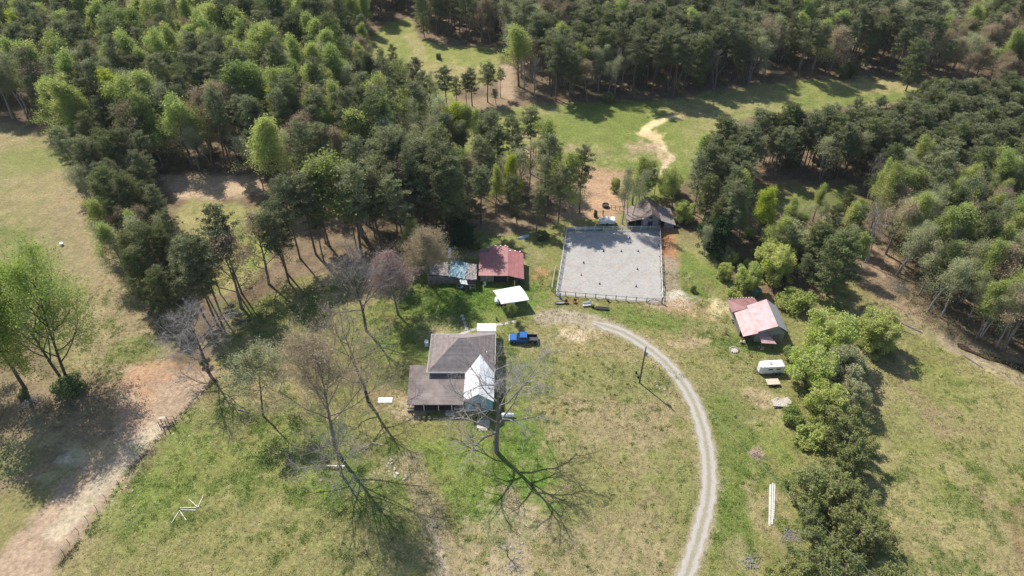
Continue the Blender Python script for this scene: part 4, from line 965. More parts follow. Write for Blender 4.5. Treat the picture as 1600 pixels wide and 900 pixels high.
# weeds along the creek bank and fence lines, tufts on the lawns
cs = []
def weeds(P, wid, n, s, z=0):
    P = [Vector(U(*p)) for p in P]
    for i in range(n):
        k = nrg.uniform(0, len(P) - 1.001); a_ = P[int(k)].lerp(P[int(k) + 1], k % 1); m_ = int(nrg.uniform(8, 22)); sc_ = nrg.uniform(.3, 1) * s
        v = nrg.normal(size=(m_, 3)) * np.array([.5, .5, .3]) * sc_; v[:, 2] = np.abs(v[:, 2])
        cs.append(v + np.array([a_.x + nrg.normal() * wid, a_.y + nrg.normal() * wid, z]))
weeds([(340,590),(322,608),(268,664),(200,738),(125,845),(90,890)], .35, 230, .55)
weeds([(1390,448),(1430,470),(1470,498),(1520,532),(1600,566),(1700,600)], 2.2, 900, 1.2)
weeds([(108,250),(125,300),(160,350),(192,420),(238,506),(262,530)], 1.2, 420, 1.5)
weeds([(360,505),(420,480),(470,450)], 3, 260, .9)
weeds([(1032,360),(1035,420),(1037,470)], .4, 90, .5)
weeds([(0,640),(80,650),(160,640)], 5, 300, 1.1)
c_ = np.concatenate(cs); me = leaf_mesh("weeds", c_, nrg.uniform(.05, .14, len(c_)), .5, nrg, M['brush']); o = bpy.data.objects.new("weeds", me); COL.objects.link(o)
tag(o, "rank weeds along the fence line, creek bank and forest margins", "weeds", kind='stuff')

# grass tufts and weed clumps standing on the lawns and fields
rgt = np.random.default_rng(12); NT = 120000
tx_ = rgt.uniform(-95, 110, NT); ty_ = rgt.uniform(44, 125, NT)
ok_ = (sdist(tx_, ty_, GW['YARD']) > 0) | (sdist(tx_, ty_, GW['PAST']) > 0)
ok_ &= (sdist(tx_, ty_, GW['ARENA']) < -.5) & (sdist(tx_, ty_, GW['ROADL']) < -.5) & (ldist(tx_, ty_, np.array([tuple(p) for p in smooth_line(GW['DRIVE'], 5)])) > 1.6) & (ldist(tx_, ty_, CREEKW) > 4)
ok_ &= ~((tx_ > -20) & (tx_ < -3) & (ty_ > 82.5) & (ty_ < 105)); gi_ = np.searchsorted(gx, tx_), np.searchsorted(gy, ty_); cv_ = C.reshape(*sh, 3)[gi_[1], gi_[0]]; gr_ = cv_[:, 1] / cv_[:, 0]; dn = np.clip((gr_ - 1.0) * .9, -.35, .3) + fbm(tx_, ty_, 2.2, 31, 3) + fbm(tx_, ty_, 22, 32, 2) * .7
for nm, sel, mt, k, sz in (("green_grass_tufts", ok_ & (dn + rgt.normal(size=NT) * .12 > .16), 'tuft', 9, .26), ("dry_grass_tufts", ok_ & (dn + rgt.normal(size=NT) * .25 < -.22), 'drytuft', 6, .2)):
    b0 = np.stack([tx_[sel], ty_[sel], np.zeros(sel.sum())], 1); sc_ = rgt.uniform(.4, 1.3, len(b0)); print(nm, len(b0))
    c_ = np.repeat(b0, k, 0); s2 = np.repeat(sc_, k); v = rgt.normal(size=c_.shape) * np.array([.75, .75, .30]) * sz * s2[:, None]; v[:, 2] = np.abs(v[:, 2]) + .03
    me = leaf_mesh(nm, c_ + v, s2 * .085, .45, rgt, M[mt], .3); o = bpy.data.objects.new(nm, me); COL.objects.link(o)
    tag(o, "dark green grass and clover clumps through the lawn and fields" if k == 9 else "straw coloured dry grass clumps through the lawn and fields", "grass", kind='stuff')
wx_ = rgt.uniform(-60, 60, 700); wy_ = rgt.uniform(46, 110, 700)
ok_ = (sdist(wx_, wy_, GW['YARD']) > 0) & (ldist(wx_, wy_, np.array([tuple(p) for p in smooth_line(GW['DRIVE'], 5)])) > 2.4) & (fbm(wx_, wy_, 9, 55, 3) > .12) & (sdist(wx_, wy_, GW['ARENA']) < -1) & ~((wx_ > -21) & (wx_ < -2) & (wy_ > 81) & (wy_ < 106))
pts_ = list(zip(wx_[ok_], wy_[ok_]))
for cx0, cy0, sp_, n_ in ((868, 625, 3.2, 34), (975, 590, 3.0, 16), (1030, 600, 2.2, 20), (700, 830, 3.5, 16), (1010, 660, 4, 12), (960, 600, 2.5, 10)):
    a_, b_ = U(cx0, cy0); pts_ += [(a_ + rgt.normal() * sp_, b_ + rgt.normal() * sp_) for _ in range(n_)]
cs = []
for a_, b_ in pts_:
    m_ = int(rgt.uniform(25, 60)); s_ = rgt.uniform(.12, .42); v = rgt.normal(size=(m_, 3)) * np.array([1, 1, .35]) * s_ * np.array([rgt.uniform(.7, 1.6), 1, 1]); v[:, 2] = np.abs(v[:, 2]) + .03; cs.append(v + np.array([a_, b_, 0]))
c_ = np.concatenate(cs); me = leaf_mesh("weed_clumps", c_, rgt.uniform(.05, .11, len(c_)), .6, rgt, M['tuft'], .3); o = bpy.data.objects.new("weed_clumps", me); COL.objects.link(o)
tag(o, "dark green weed clumps dotted over the dry lawn", "weeds", kind='stuff')

# ================================================================== BUILDINGS
def wloc(o):
    v = Vector((0, 0, 0))
    while o: v += Vector(o.location); o = o.parent
    return v
def P(mb, name, m, parent, smooth=False):
    """part whose mesh was written in world coordinates, under an unrotated thing"""
    o = mb.build(name, m, parent, smooth=smooth); o.location = -wloc(parent); return o
def part_label(o, t): o["label"] = t; return o
def wall_window(parent, x0, x1, z0, z1, y, face=-1, name="window"):
    w_ = P(MB().box(x0 - .07, x1 + .07, y - .06, y + .06, z0 - .07, z1 + .07), name, M['trim'], parent)
    yy = y + face * .07
    P(MB().box(x0, x1, min(y, yy), max(y, yy), z0, z1), "pane", M['glass'], w_)
    P(MB().box(x0, x1, min(y, y + face * .085), max(y, y + face * .085), (z0 + z1) / 2 - .02, (z0 + z1) / 2 + .02), "frame", M['trim'], w_)

# ---- farmhouse
hs = thing("farmhouse", (-9.8, 94.6, 0), "farmhouse with brown hip roof, wide porch roof and white roofed teal gable", "house")
xL, yF = U(667, 581.6, 3.8); xR = -3.3; yB = U(672, 522, 3.8)[1]; ZE = 3.8
aL = Vector((-10.3, 95.2, 7.5)); aR = Vector((-9.2, 95.2, 7.5))
wl_ = P(MB().box(xL + .45, xR - .45, yF + .45, yB - .45, .35, ZE - .1), "wall", M['housewall'], hs)
P(MB().box(xL + .55, xR - .55, yF + .55, yB - .55, 0, .36), "foundation", M['greywood'], hs)
A, B, C_, D = (xL, yF, ZE), (xR, yF, ZE), (xR, yB, ZE), (xL, yB, ZE)
mb = MB().slab([A, B, aR, aL], .16).slab([C_, D, aL, aR], .16); roof = P(mb, "roof", M['shingle'], hs)
P(MB().slab([D, A, aL], .16).slab([B, C_, aR], .16), "hip_slope", M['shingle_side'], roof)
P(MB().box(xL - .03, xR + .03, yF - .05, yF, ZE - .2, ZE + .02).box(xL - .05, xL, yF, yB, ZE - .2, ZE + .02).box(xR, xR + .05, yF, yB, ZE - .2, ZE + .02).box(xL - .03, xR + .03, yB, yB + .05, ZE - .2, ZE + .02), "fascia", M['trim'], roof)
for q in ((-4.9, 93.4), (-12.6, 97.2)):
    zr = min(7.5, ZE + .64 * (q[1] - yF), ZE + .64 * (yB - q[1]), ZE + .6 * (xR - q[0])); P(MB().tube((q[0], q[1], zr - .3), (q[0], q[1], zr + .75), .09), "vent_pipe", M['white'], roof)
for x0 in (-14.6, -12.0): wall_window(hs, x0, x0 + .9, 1.1, 2.3, yF + .45)
P(MB().box(-10.6, -9.7, yF + .36, yF + .45, .36, 2.3), "door", M['trim'], hs)
for x0 in (-14.0, -11.0, -8.0): wall_window(hs, x0, x0 + .9, 1.2, 2.6, yB - .45, 1)
# gable wing
gx0, gx1, gxm, gy0, gz, gr = -8.95, -3.32, -6.14, 82.5, 3.6, 5.65
gb = P(MB().box(gx0 + .3, gx1 - .3, gy0 + .55, yF + .4, .35, gz - .02), "gable_wing", M['teal'], hs); part_label(gb, "teal sided wing under the white gable roof")
P(MB().slab([(gx0 + .3, gy0 + .56, gz - .03), (gx1 - .3, gy0 + .56, gz - .03), (gxm, gy0 + .56, gr - .2)], 0) if False else MB().quad((gx0 + .3, gy0 + .55, gz - .03), (gx1 - .3, gy0 + .55, gz - .03), (gxm, gy0 + .55, gr - .18)).quad((gx1 - .3, gy0 + .75, gz - .03), (gx0 + .3, gy0 + .75, gz - .03), (gxm, gy0 + .75, gr - .18)), "gable_wall", M['teal'], gb)
P(MB().box(gx0 + .35, gx1 - .35, gy0 + .62, yF + .35, 0, .36), "foundation", M['greywood'], gb)
yr = yF + (gr - ZE) / ((7.5 - ZE) / (95.2 - yF))
gro = P(MB().slab([(gx0, gy0, gz), (gxm, gy0, gr), (gxm, yr + .25, gr), (gx0, yF + .15, gz + .02)], .12).slab([(gxm, gy0, gr), (gx1, gy0, gz), (gx1, yF + .15, gz + .02), (gxm, yr + .25, gr)], .12), "gable_roof", M['white_metal'], hs); part_label(gro, "white metal gable roof")
wall_window(gb, -6.6, -5.7, 1.5, 2.7, gy0 + .55)
# porch
pz = lambda y: 2.42 + (y - 82.7) * .05
ptl = U(640, 571, 2.8); pbl = U(636, 630, 2.42)
pr_ = P(MB().slab([(pbl[0], 82.75, pz(82.75)), (gx0 - .02, 82.75, pz(82.75)), (gx0 - .02, yF + .44, pz(yF + .44)), (xL + .42, yF + .44, pz(yF + .44)), (xL + .42, ptl[1], pz(ptl[1])), (ptl[0] + .05, ptl[1], pz(ptl[1]))], .14), "porch_roof", M['porchroof'], hs)
dk = P(MB().box(-18.9, gx0 + .2, 83.3, yF + .5, .12, .36), "porch_floor", M['deck'], hs)
for x in (-19.1, -16.4, -13.7, -11.2): P(MB().box(x - .07, x + .07, 83.05, 83.19, .36, pz(83.1) - .13), "porch_post", M['white'], hs)
for x, y in ((-19.1, 87.5), (-19.2, 92.0)): P(MB().box(x - .07, x + .07, y - .07, y + .07, 0, pz(y) - .13), "porch_post", M['white'], hs)
P(MB().box(-12.4, -11.0, 82.5, 83.28, 0, .24).box(-12.4, -11.0, 82.1, 82.5, 0, .12), "steps", M['concrete'], hs)
# back porch with white sheet roof
P(MB().slab([(-7.15, yB - .1, 3.35), (-7.15, 102.1, 2.9), (-3.35, 102.1, 2.9), (-3.35, yB - .1, 3.35)], .1), "back_porch_roof", M['shingle'], hs)
bp_ = P(MB().slab([(-7.25, 102.05, 2.86), (-7.25, 104.6, 2.55), (-3.3, 104.6, 2.55), (-3.3, 102.05, 2.86)], .06), "patio_roof", M['white_metal_x'], hs); part_label(bp_, "white ribbed sheet roof at the back")
for x in (-7.1, -3.5): P(MB().box(x - .06, x + .06, 104.35, 104.47, 0, 2.52), "porch_post", M['white'], hs)
P(MB().box(-7.0, -3.6, yB - .4, 102.0, 0, 2.8), "back_room", M['housewall'], hs)

o = thing("air_conditioner", (*U(667, 540), 0), "white upright unit against the farmhouse's rear left wall", "air conditioner")
MB().box(-.35, .35, -.45, .45, .05, 1.25).build("case", M['white'], o); MB().tube((0, 0, 1.25), (0, 0, 1.29), .3, n=12).build("fan_grille", M['greymetal'], o)
px_, py_ = U(793, 652)
o = thing("propane_tank", (px_, py_, 0), "white propane tank on the grass right of the big leafless tree", "tank")
tb = MB().tube((-.9, 0, .62), (.9, 0, .62), .42, n=14); tb.ball((-.9, 0, .62), .42, 12).ball((.9, 0, .62), .42, 12); tb.build("tank", M['white'], o, smooth=True)
MB().box(-.7, -.55, -.3, .3, 0, .3).box(.55, .7, -.3, .3, 0, .3).build("feet", M['dark'], o); MB().tube((0, 0, 1.03), (0, 0, 1.16), .14).build("valve_dome", M['greymetal'], o)
o = thing("landing", (*U(755, 664), 0), "grey concrete landing in front of the teal gable", "steps")
MB().box(-1.15, 1.15, -1.0, 1.0, 0, .22).build("slab", M['concrete'], o); MB().box(-.8, .8, -1.35, -1.0, 0, .11).build("step", M['concrete'], o)
o = thing("garden_chair", (*U(750, 648), 0), "small red garden chair by the teal gable's foot", "chair")
def chair_parts(o, m, s=1.0, rz=0):
    MB().box(-.27*s, .27*s, -.27*s, .27*s, .38, .43).build("seat", m, o); MB().box(-.27*s, .27*s, .22*s, .28*s, .43, .95).build("backrest", m, o)
    for sx in (-1, 1):
        for sy in (-1, 1): MB().box(sx*.25*s - .025, sx*.25*s + .025, sy*.24*s - .025, sy*.24*s + .025, 0, .38).build("leg", m, o)
        MB().box(sx*.29*s - .03, sx*.29*s + .03, -.25*s, .27*s, .60, .64).build("armrest", m, o)
chair_parts(o, M['red'])
for i, (x, y, mt, lb) in enumerate([(655, 654, 'white', "white flower pot left of the porch steps, first of three"), (663, 655, 'orange', "orange clay pot between two pots in front of the porch"), (671, 654, 'white', "pale flower pot right of the clay one before the porch")]):
    o = thing("flower_pot", (*U(x, y), 0), lb, "pot", group="pots before the porch")
    MB().tube((0, 0, 0), (0, 0, .42), .20, .29, 12).build("pot", M[mt], o); MB().ball((0, 0, .52), .26, 8, .7, .25, rs).build("plant", M['pine_dark'], o)
o = thing("firewood_pile", (*U(642, 640), 0), "heap of pale firewood and junk at the porch's left corner", "wood pile")
for k in range(10): a_ = rs.uniform(-.5, .5); MB().tube((-.6 + rs.uniform(-.1,.1), -.5 + (k % 4) * .26, .1 + (k // 4) * .19), (.6 + rs.uniform(-.1,.1), -.5 + (k % 4) * .26 + a_ * .2, .1 + (k // 4) * .19), .1, .09, 7).build("log", M['palewood' if k % 3 else 'wood'], o)

# stepping stones behind the house
for i, (x, y) in enumerate([(722, 494), (724, 499), (726, 504), (727.5, 509), (729, 514)]):
    sx_, sy_ = U(x, y); o = MB().slab([(-.36, -.45, .07), (.34, -.47, .07), (.38, .42, .07), (-.33, .46, .07)], .09).build("stepping_stone", M['concrete'], loc=(sx_, sy_, 0), rz=rs.uniform(-.1, .1))
    tag(o, ORD[i] + " pale stepping stone, counted from the shed end, behind the farmhouse", "stepping stone", "stepping stones behind the house")

# ---- red roofed shed
sb = thing("red_roofed_shed", (-2.5, 125, 0), "long shed with red metal roof and an open bay at the right", "shed")
P(MB().box(-7.3, -.9, 121.4, 131.0, 0, 2.25), "wall", M['tanwall'], sb)
r1 = P(MB().slab([(-7.62, 120.8, 2.32), (-.88, 120.6, 2.42), (-.88, 131.2, 3.05), (-5.5, 131.2, 2.95), (-5.5, 128.9, 2.85), (-7.7, 128.9, 2.8)], .07), "roof", M['redroof'], sb)
P(MB().slab([(-7.75, 128.93, 2.83), (-5.53, 128.93, 2.88), (-5.53, 131.0, 2.6), (-7.7, 130.6, 2.6)], .06), "roof_patch", M['rust'], r1)
r2 = P(MB().slab([(-.84, 120.25, 2.75), (2.75, 119.6, 2.25), (2.65, 129.0, 2.5), (-.84, 130.3, 3.12)], .07), "bay_roof", M['redroof'], sb); part_label(r2, "darker red lower roof over the open bay")
P(MB().box(-.9, 2.4, 128.4, 128.55, 0, 2.4).box(2.3, 2.4, 123.5, 128.4, 0, 2.2), "bay_wall", M['greywood'], sb)
for x, y in ((-.75, 120.6), (1.0, 120.3), (2.5, 120.0)): P(MB().box(x - .08, x + .08, y - .08, y + .08, 0, 2.2), "post", M['wood'], sb)
P(MB().box(-4.2, -1.2, 121.25, 121.38, .1, 1.9), "door", M['dark'], sb)
for i in range(7): x = -5.2 + i * 1.15; P(MB().box(x, x + .35, 131.0 if x < -.8 else 129.2, 131.3 if x < -.8 else 129.5, 3.03 if x < -.8 else 2.92 - (x + .8) * .12, 3.2 if x < -.8 else 3.12 - (x + .8) * .12), "roof_weight", M['white'], r1)
o = thing("workbench", (.3, 123.0, 0), "cluttered workbench in the shade of the open bay", "bench")
MB().box(-.8, .8, -.4, .4, .85, .92).build("top", M['greywood'], o)
for sx in (-1, 1):
    for sy in (-1, 1): MB().box(sx*.7 - .05, sx*.7 + .05, sy*.3 - .05, sy*.3 + .05, 0, .85).build("leg", M['wood'], o)
for x, y, mt, lb in ((1.2, 121.8, 'barrelblue', "blue drum under the front of the red shed's open bay"), (1.9, 122.3, 'greymetal', "grey drum at the back of the red shed's open bay"), (-6.2, 120.2, 'white', "white tub in front of the red shed's tan wall")):
    o = thing("drum", (x, y, 0), lb, "drum"); MB().tube((0, 0, 0), (0, 0, .85), .29, n=14).build("body", M[mt], o); MB().tube((0, 0, .85), (0, 0, .88), .31, n=14).build("rim", M[mt], o)

# ---- tarp covered shed
c0 = U(707, 420, 2.4); sh_ = thing("old_shed", (c0[0], c0[1], 0), "ramshackle shed under blue tarps and debris beside the red roofed shed", "shed")
q_ = lambda x, y, z: (*U(x, y, z), z)
P(MB().box(q_(674, 430, 2.2)[0], q_(743, 430, 2.2)[0], q_(700, 432, 2.2)[1], q_(700, 412, 2.2)[1], 0, 2.0), "wall", M['greywood'], sh_)
P(MB().slab([q_(671, 429, 2.3), q_(701, 431, 2.3), q_(700, 409, 2.75), q_(672, 412, 2.5)], .1), "roof", M['oldroof'], sh_)
def lumpy(pts4, n, amp, seed):
    r_ = random.Random(seed); mb = MB(); A_, B_, C2, D_ = [Vector(p) for p in pts4]
    G_ = [[A_.lerp(B_, i / n).lerp(D_.lerp(C2, i / n), j / n) + Vector((0, 0, r_.uniform(-amp, amp))) for i in range(n + 1)] for j in range(n + 1)]
    for j in range(n):
        for i in range(n): mb.quad(G_[j][i], G_[j][i+1], G_[j+1][i+1], G_[j+1][i])
    for j in range(n):
        for i in range(n): mb.quad(*[p - Vector((0, 0, .3)) for p in (G_[j+1][i], G_[j+1][i+1], G_[j][i+1], G_[j][i])])
    return mb
P(lumpy([q_(701, 431, 2.5), q_(726, 436, 2.4), q_(731, 411, 2.9), q_(705, 406, 2.8)], 9, .10, 3), "tarp", M['tarp'], sh_)
P(lumpy([q_(726.5, 436, 2.45), q_(745, 437, 2.35), q_(745, 413, 2.6), q_(731, 411, 2.85)], 7, .12, 4), "debris_roof", M['oldroof'], sh_)
x, y, z = q_(700, 442, 0); d_ = P(MB().box(x, x + 1.5, y - .12, y - .02, .05, 1.9), "door", M['white'], sh_)
x, y, z = q_(714, 455, 0); x2 = q_(743, 455, 0)[0]
for xx in (x, (x + x2) / 2, x2): P(MB().box(xx - .06, xx + .06, y - .06, y + .06, 0, 1.9), "porch_post", M['greywood'], sh_)
P(MB().bar((x, y, 1.0), (x2, y, 1.0), .06, .1).bar((x, y, 1.85), (x2, y, 1.85), .06, .1), "porch_rail", M['greywood'], sh_)
P(MB().slab([q_(719, 443, 1.95), q_(731, 445, 1.95), q_(729, 437, 2.2), q_(718, 437, 2.2)], .05), "porch_cover", M['greymetal'], sh_)
for i, (px, py, mt, lb) in enumerate([(676, 444, 'greywood', "grey crate left of the tarp covered shed"), (722, 452, 'barrelblue', "blue drum in the tarp covered shed's clutter"), (735, 452, 'greymetal', "grey drum in the tarp covered shed's clutter"), (672, 437, 'palewood', "pale box beneath the tan budding tree by the sheds")]):
    o = thing("crate" if i in (0, 3) else "drum", (*U(px, py), 0), lb, "crate" if i in (0, 3) else "drum")
    if i in (0, 3): MB().box(-.5, .5, -.4, .4, 0, .6).build("box", M[mt], o); MB().box(-.53, .53, -.43, .43, .602, .66).build("lid", M[mt], o)
    else: MB().tube((0, 0, 0), (0, 0, .85), .29, n=12).build("body", M[mt], o); MB().tube((0, 0, .85), (0, 0, .88), .31, n=12).build("rim", M[mt], o)
o = thing("white_sheet", (*U(703, 400), 0), "white sheet of metal leaning behind the tarp covered shed", "sheet"); MB().slab([(-.45, -1.1, .3), (.45, -1.0, .3), (.3, 1.2, 1.6), (-.35, 1.1, 1.6)], .05).build("sheet", M['white'], o)

# ---- white carport
cp = [Vector((*U(*p, 2.6), 2.6)) for p in ((770, 454), (812, 446.5), (827, 468.5), (783, 475))]
cc_ = sum(cp, Vector()) / 4; ct = thing("carport", (cc_.x, cc_.y, 0), "white roofed carport between the sheds and the blue truck", "carport")
mb = MB(); n = 8; A_, B_, C2, D_ = cp          # arch across the short side
for s_ in (0, -.06):
    row = []
    for i in range(n + 1):
        t = i / n; h = .38 * math.sin(math.pi * t) + s_; row.append((B_.lerp(C2, t) + Vector((0, 0, h)), A_.lerp(D_, t) + Vector((0, 0, h))))
    for i in range(n): mb.quad(row[i][1], row[i+1][1], row[i+1][0], row[i][0]) if s_ == 0 else mb.quad(row[i][0], row[i+1][0], row[i+1][1], row[i][1])
P(mb, "roof", M['white_metal_x'], ct)
for a_, b_ in ((A_, B_), (D_, C2)):
    for t in (.04, .5, .96): p = a_.lerp(b_, t) + (cc_ - a_.lerp(b_, t)) * .05; P(MB().tube((p.x, p.y, 0), (p.x, p.y, 2.6), .05, n=6), "post", M['greymetal'], ct)
    P(MB().bar(a_ + Vector((0, 0, -.09)), b_ + Vector((0, 0, -.09)), .06, .08), "rail", M['greymetal'], ct)
o = thing("garden_tractor", (cc_.x - 1.6, cc_.y - .3, 0), "small dark garden tractor under the carport roof", "tractor")
MB().box(-.8, .3, -.35, .35, .35, .75).box(.3, .8, -.45, .45, .4, .6).build("body", M['red'], o); MB().box(.3, .7, -.25, .25, .75, .82).box(.66, .74, -.25, .25, .8, 1.15).build("seat", M['black'], o)
for sx, r_ in ((-.55, .22), (.5, .32)):
    for sy in (-1, 1): MB().tube((sx, sy * .32, r_), (sx, sy * .5, r_), r_, n=14).build("wheel", M['tyre'], o)
o = thing("freezer", (cc_.x - 3.0, cc_.y + .6, 0), "white chest freezer at the carport's left end", "freezer"); MB().box(-.4, .4, -.8, .8, 0, .85).build("body", M['white'], o); MB().box(-.42, .42, -.82, .82, .852, .92).build("lid", M['white'], o)
o = thing("white_table", (*U(776, 472), 0), "white folding table at the carport's near left corner", "table"); MB().box(-.4, .4, -.7, .7, .7, .74).build("tabletop", M['white'], o)
for sx in (-1, 1):
    for sy in (-1, 1): MB().box(sx*.34-.02, sx*.34+.02, sy*.6-.02, sy*.6+.02, 0, .7).build("leg", M['greymetal'], o)
o = thing("garden_chair", (cc_.x + .6, cc_.y - .8, 0), "white chair in the carport's shade", "chair"); chair_parts(o, M['white'])

# ---- blue pickup
tx, ty = U(818, 533); tk = thing("pickup_truck", (tx, ty + .1, 0), "blue pickup truck with a black open bed parked behind the house", "pickup truck", rz=R(180) - .03)
def profile(mb, pts, y0, y1):
    n = len(mb.v); k = len(pts); mb.v += [(x, y0, z) for x, z in pts] + [(x, y1, z) for x, z in pts]
    mb.f.append(tuple(range(n, n + k))); mb.f.append(tuple(range(n + 2*k - 1, n + k - 1, -1)))
    for i in range(k): j = (i + 1) % k; mb.f.append((n + i, n + k + i, n + k + j, n + j))
    return mb
# truck faces +x in its own frame
body = profile(MB(), [(2.9, .5), (2.9, .95), (2.75, 1.08), (1.35, 1.18), (-.85, 1.18), (-.85, .45), (2.4, .42)], -.95, .95).build("body", M['blue_paint'], tk)
cab = profile(MB(), [(1.45, 1.182), (.75, 1.80), (-.70, 1.84), (-.85, 1.182)], -.84, .84).build("cab", M['blue_paint'], tk)
MB().quad((1.43, -.76, 1.22), (1.43, .76, 1.22), (.80, .70, 1.775), (.80, -.70, 1.775)).build("windscreen", M['glass'], cab).location = (.012, 0, .008)
for s_ in (-1, 1):
    MB().box(-.60, .10, s_*.845 - .004, s_*.845 + .004, 1.25, 1.70).box(.16, .72, s_*.845 - .004, s_*.845 + .004, 1.25, 1.68).build("side_window", M['glass'], cab)
    MB().box(.95, 1.1, s_*1.0 - .08, s_*1.0 + .08, 1.18, 1.34).build("mirror", M['black'], body)
    MB().box(2.86, 2.93, s_*.72 - .16, s_*.72 + .16, .82, .98).build("headlight", M['lamp'], body)
MB().box(-.72, .1, -.86, .86, 1.3, 1.65).build("rear_glass", M['glass'], cab) if False else None
MB().quad((-.856, .7, 1.25), (-.856, -.7, 1.25), (-.73, -.66, 1.76), (-.73, .66, 1.76)).build("rear_window", M['glass'], cab).location = (-.01, 0, 0)
bed = MB().box(-2.75, -.87, -.95, -.83, .5, 1.12).box(-2.75, -.87, .83, .95, .5, 1.12).box(-2.87, -2.752, -.95, .95, .5, 1.10).box(-2.75, -.87, -.828, .828, .5, .62).build("bed", M['black'], tk)
for s_ in (-1, 1): MB().box(-2.90, -2.872, s_*.86 - .08, s_*.86 + .08, .75, 1.05).build("tail_light", M['taillamp'], bed)
MB().box(2.92, 3.05, -.92, .92, .45, .65).build("front_bumper", M['greymetal'], tk); MB().box(-3.05, -2.9, -.92, .92, .45, .62).build("rear_bumper", M['greymetal'], tk)
for sx in (1.95, -1.85):
    for s_ in (-1, 1):
        wh = MB().tube((sx, s_*.74, .39), (sx, s_*.97, .39), .39, n=18).build("wheel", M['tyre'], tk); MB().tube((sx, s_*.965, .39), (sx, s_*.985, .39), .23, n=12).build("rim", M['rim'], wh)

# ---- old barn behind the arena
ob = thing("old_barn", (35, 146, 0), "weathered blue grey board barn with rusty tin roofs behind the arena", "barn")
P(MB().box(33.0, 37.0, 142.7, 149.8, 0, 3.3), "wall", M['bluewood'], ob)
P(MB().quad((33.0, 142.7, 3.3), (37.0, 142.7, 3.3), (35.0, 142.7, 4.75)).quad((37.0, 149.8, 3.3), (33.0, 149.8, 3.3), (35.0, 149.8, 4.75)), "gable", M['bluewood'], ob)
rf = P(MB().slab([(32.7, 142.1, 3.15), (35.0, 142.1, 4.85), (35.0, 150.3, 4.85), (32.7, 150.3, 3.15)], .06).slab([(35.0, 142.1, 4.85), (37.3, 142.1, 3.15), (37.3, 150.3, 3.15), (35.0, 150.3, 4.85)], .06), "roof", M['rust'], ob)
P(MB().slab([(29.0, 142.6, 2.1), (32.95, 142.6, 3.0), (32.95, 149.0, 3.05), (29.0, 149.0, 2.15)], .07), "lean_to_roof", M['rust'], ob)
P(MB().slab([(37.05, 142.0, 3.0), (41.2, 141.6, 1.75), (41.2, 149.2, 1.8), (37.05, 149.2, 3.05)], .07), "lean_to_roof", M['oldroof'], ob)
P(MB().box(29.3, 29.42, 143.0, 148.6, 0, 2.05).box(29.42, 32.98, 148.4, 148.5, 0, 2.2), "lean_to_wall", M['greywood'], ob)
P(MB().box(38.5, 41.0, 142.6, 142.72, 0, 1.9).box(40.9, 41.0, 142.72, 148.8, 0, 1.7), "lean_to_wall", M['bluewood'], ob)
for x in (29.4, 31.2, 32.8, 37.3): P(MB().box(x - .08, x + .08, 142.8, 142.96, 0, 2.05 if x < 30 else 2.6), "post", M['greywood'], ob)
P(MB().box(34.3, 35.5, 142.6, 142.72, 0, 2.2), "door", M['dark'], ob); P(MB().box(34.5, 35.3, 142.62, 142.72, 3.0, 3.6), "loft_door", M['dark'], ob)
o = thing("hay_bale_stack", (42.0, 143.2, 0), "dark rounded heap of old tyres at the old barn's right end", "tyre pile")
for k in range(5): z = (k % 2) * .28; MB().tube(((k // 2) * .75 - .7, (k % 3) * .3, z), ((k // 2) * .75 - .7, (k % 3) * .3, z + .26), .42, n=12).build("tyre", M['tyre'], o)
o.name = "tyre_pile"
# covered white trailer up the slope
wx0, wy0 = U(948, 350); o = thing("utility_trailer", (wx0, wy0 + .3, 0), "low white covered trailer with a stained roof behind the arena", "trailer")
MB().box(-1.9, 1.9, -.95, .95, .45, 1.35).build("body", M['white'], o); mb = MB()
for i in range(6): t0 = math.pi * i / 6; t1 = math.pi * (i + 1) / 6; mb.quad((-1.95, -math.cos(t0), 1.36 + .22*math.sin(t0)), (-1.95, -math.cos(t1), 1.36 + .22*math.sin(t1)), (1.95, -math.cos(t1), 1.36 + .22*math.sin(t1)), (1.95, -math.cos(t0), 1.36 + .22*math.sin(t0)))
M['stainedwhite'] = mat('stained white roof', (.72,.70,.64), (.24,.20,.17), .9, .7, lo=.52, hi=.62)
mb.build("roof", M['stainedwhite'], o)
for s_ in (-1, 1): MB().tube((0, s_*.8, .35), (0, s_*1.0, .35), .35, n=14).build("wheel", M['tyre'], o)
MB().bar((-1.9, 0, .5), (-3.0, 0, .5), .1, .1).build("tongue", M['ruststeel'], o)
o = thing("water_trough", (*U(946, 323), 0), "dark round trough on the red slope above the white trailer", "trough")
mb = MB().tube((0, 0, 0), (0, 0, .75), .85, .9, 16, cap=False); mb.quad(*[(.82*math.cos(t*math.pi/8), .82*math.sin(t*math.pi/8), .5) for t in range(16)]); mb.build("tub", M['black'], o)
o = thing("gate_posts", (*U(955, 327), 0), "short brown pole fence on the red slope left of the old barn", "fence")
for k in range(6): x = k * 1.1; MB().tube((x, -k*.15, 0), (x, -k*.15, 1.3), .07, n=6).build("post", M['wood'], o)
MB().bar((0, 0, 1.1), (5.5, -.75, 1.1), .06, .08).bar((0, 0, .6), (5.5, -.75, .6), .06, .08).build("rail", M['wood'], o); o.name = "pole_fence"
for px, py, lb in ((930, 338, "dark green barrel shaped bush left of the white covered trailer"),):
    hero('darkbush', px, py, 0, .45, lb, 'bush', h=1.9)
o = thing("statue_post", (*U(942, 337), 0), "brown post standing just behind the white covered trailer", "post"); o.name = "wooden_post"; MB().tube((0, 0, 0), (0, 0, 1.7), .12, n=8).build("post", M['wood'], o); MB().box(-.25, .25, -.06, .06, 1.3, 1.42).build("cross_piece", M['wood'], o)
o = thing("metal_boat", (*U(818, 371), 0), "upturned pale blue metal boat in the shade under the corner pines", "boat", rz=.5)
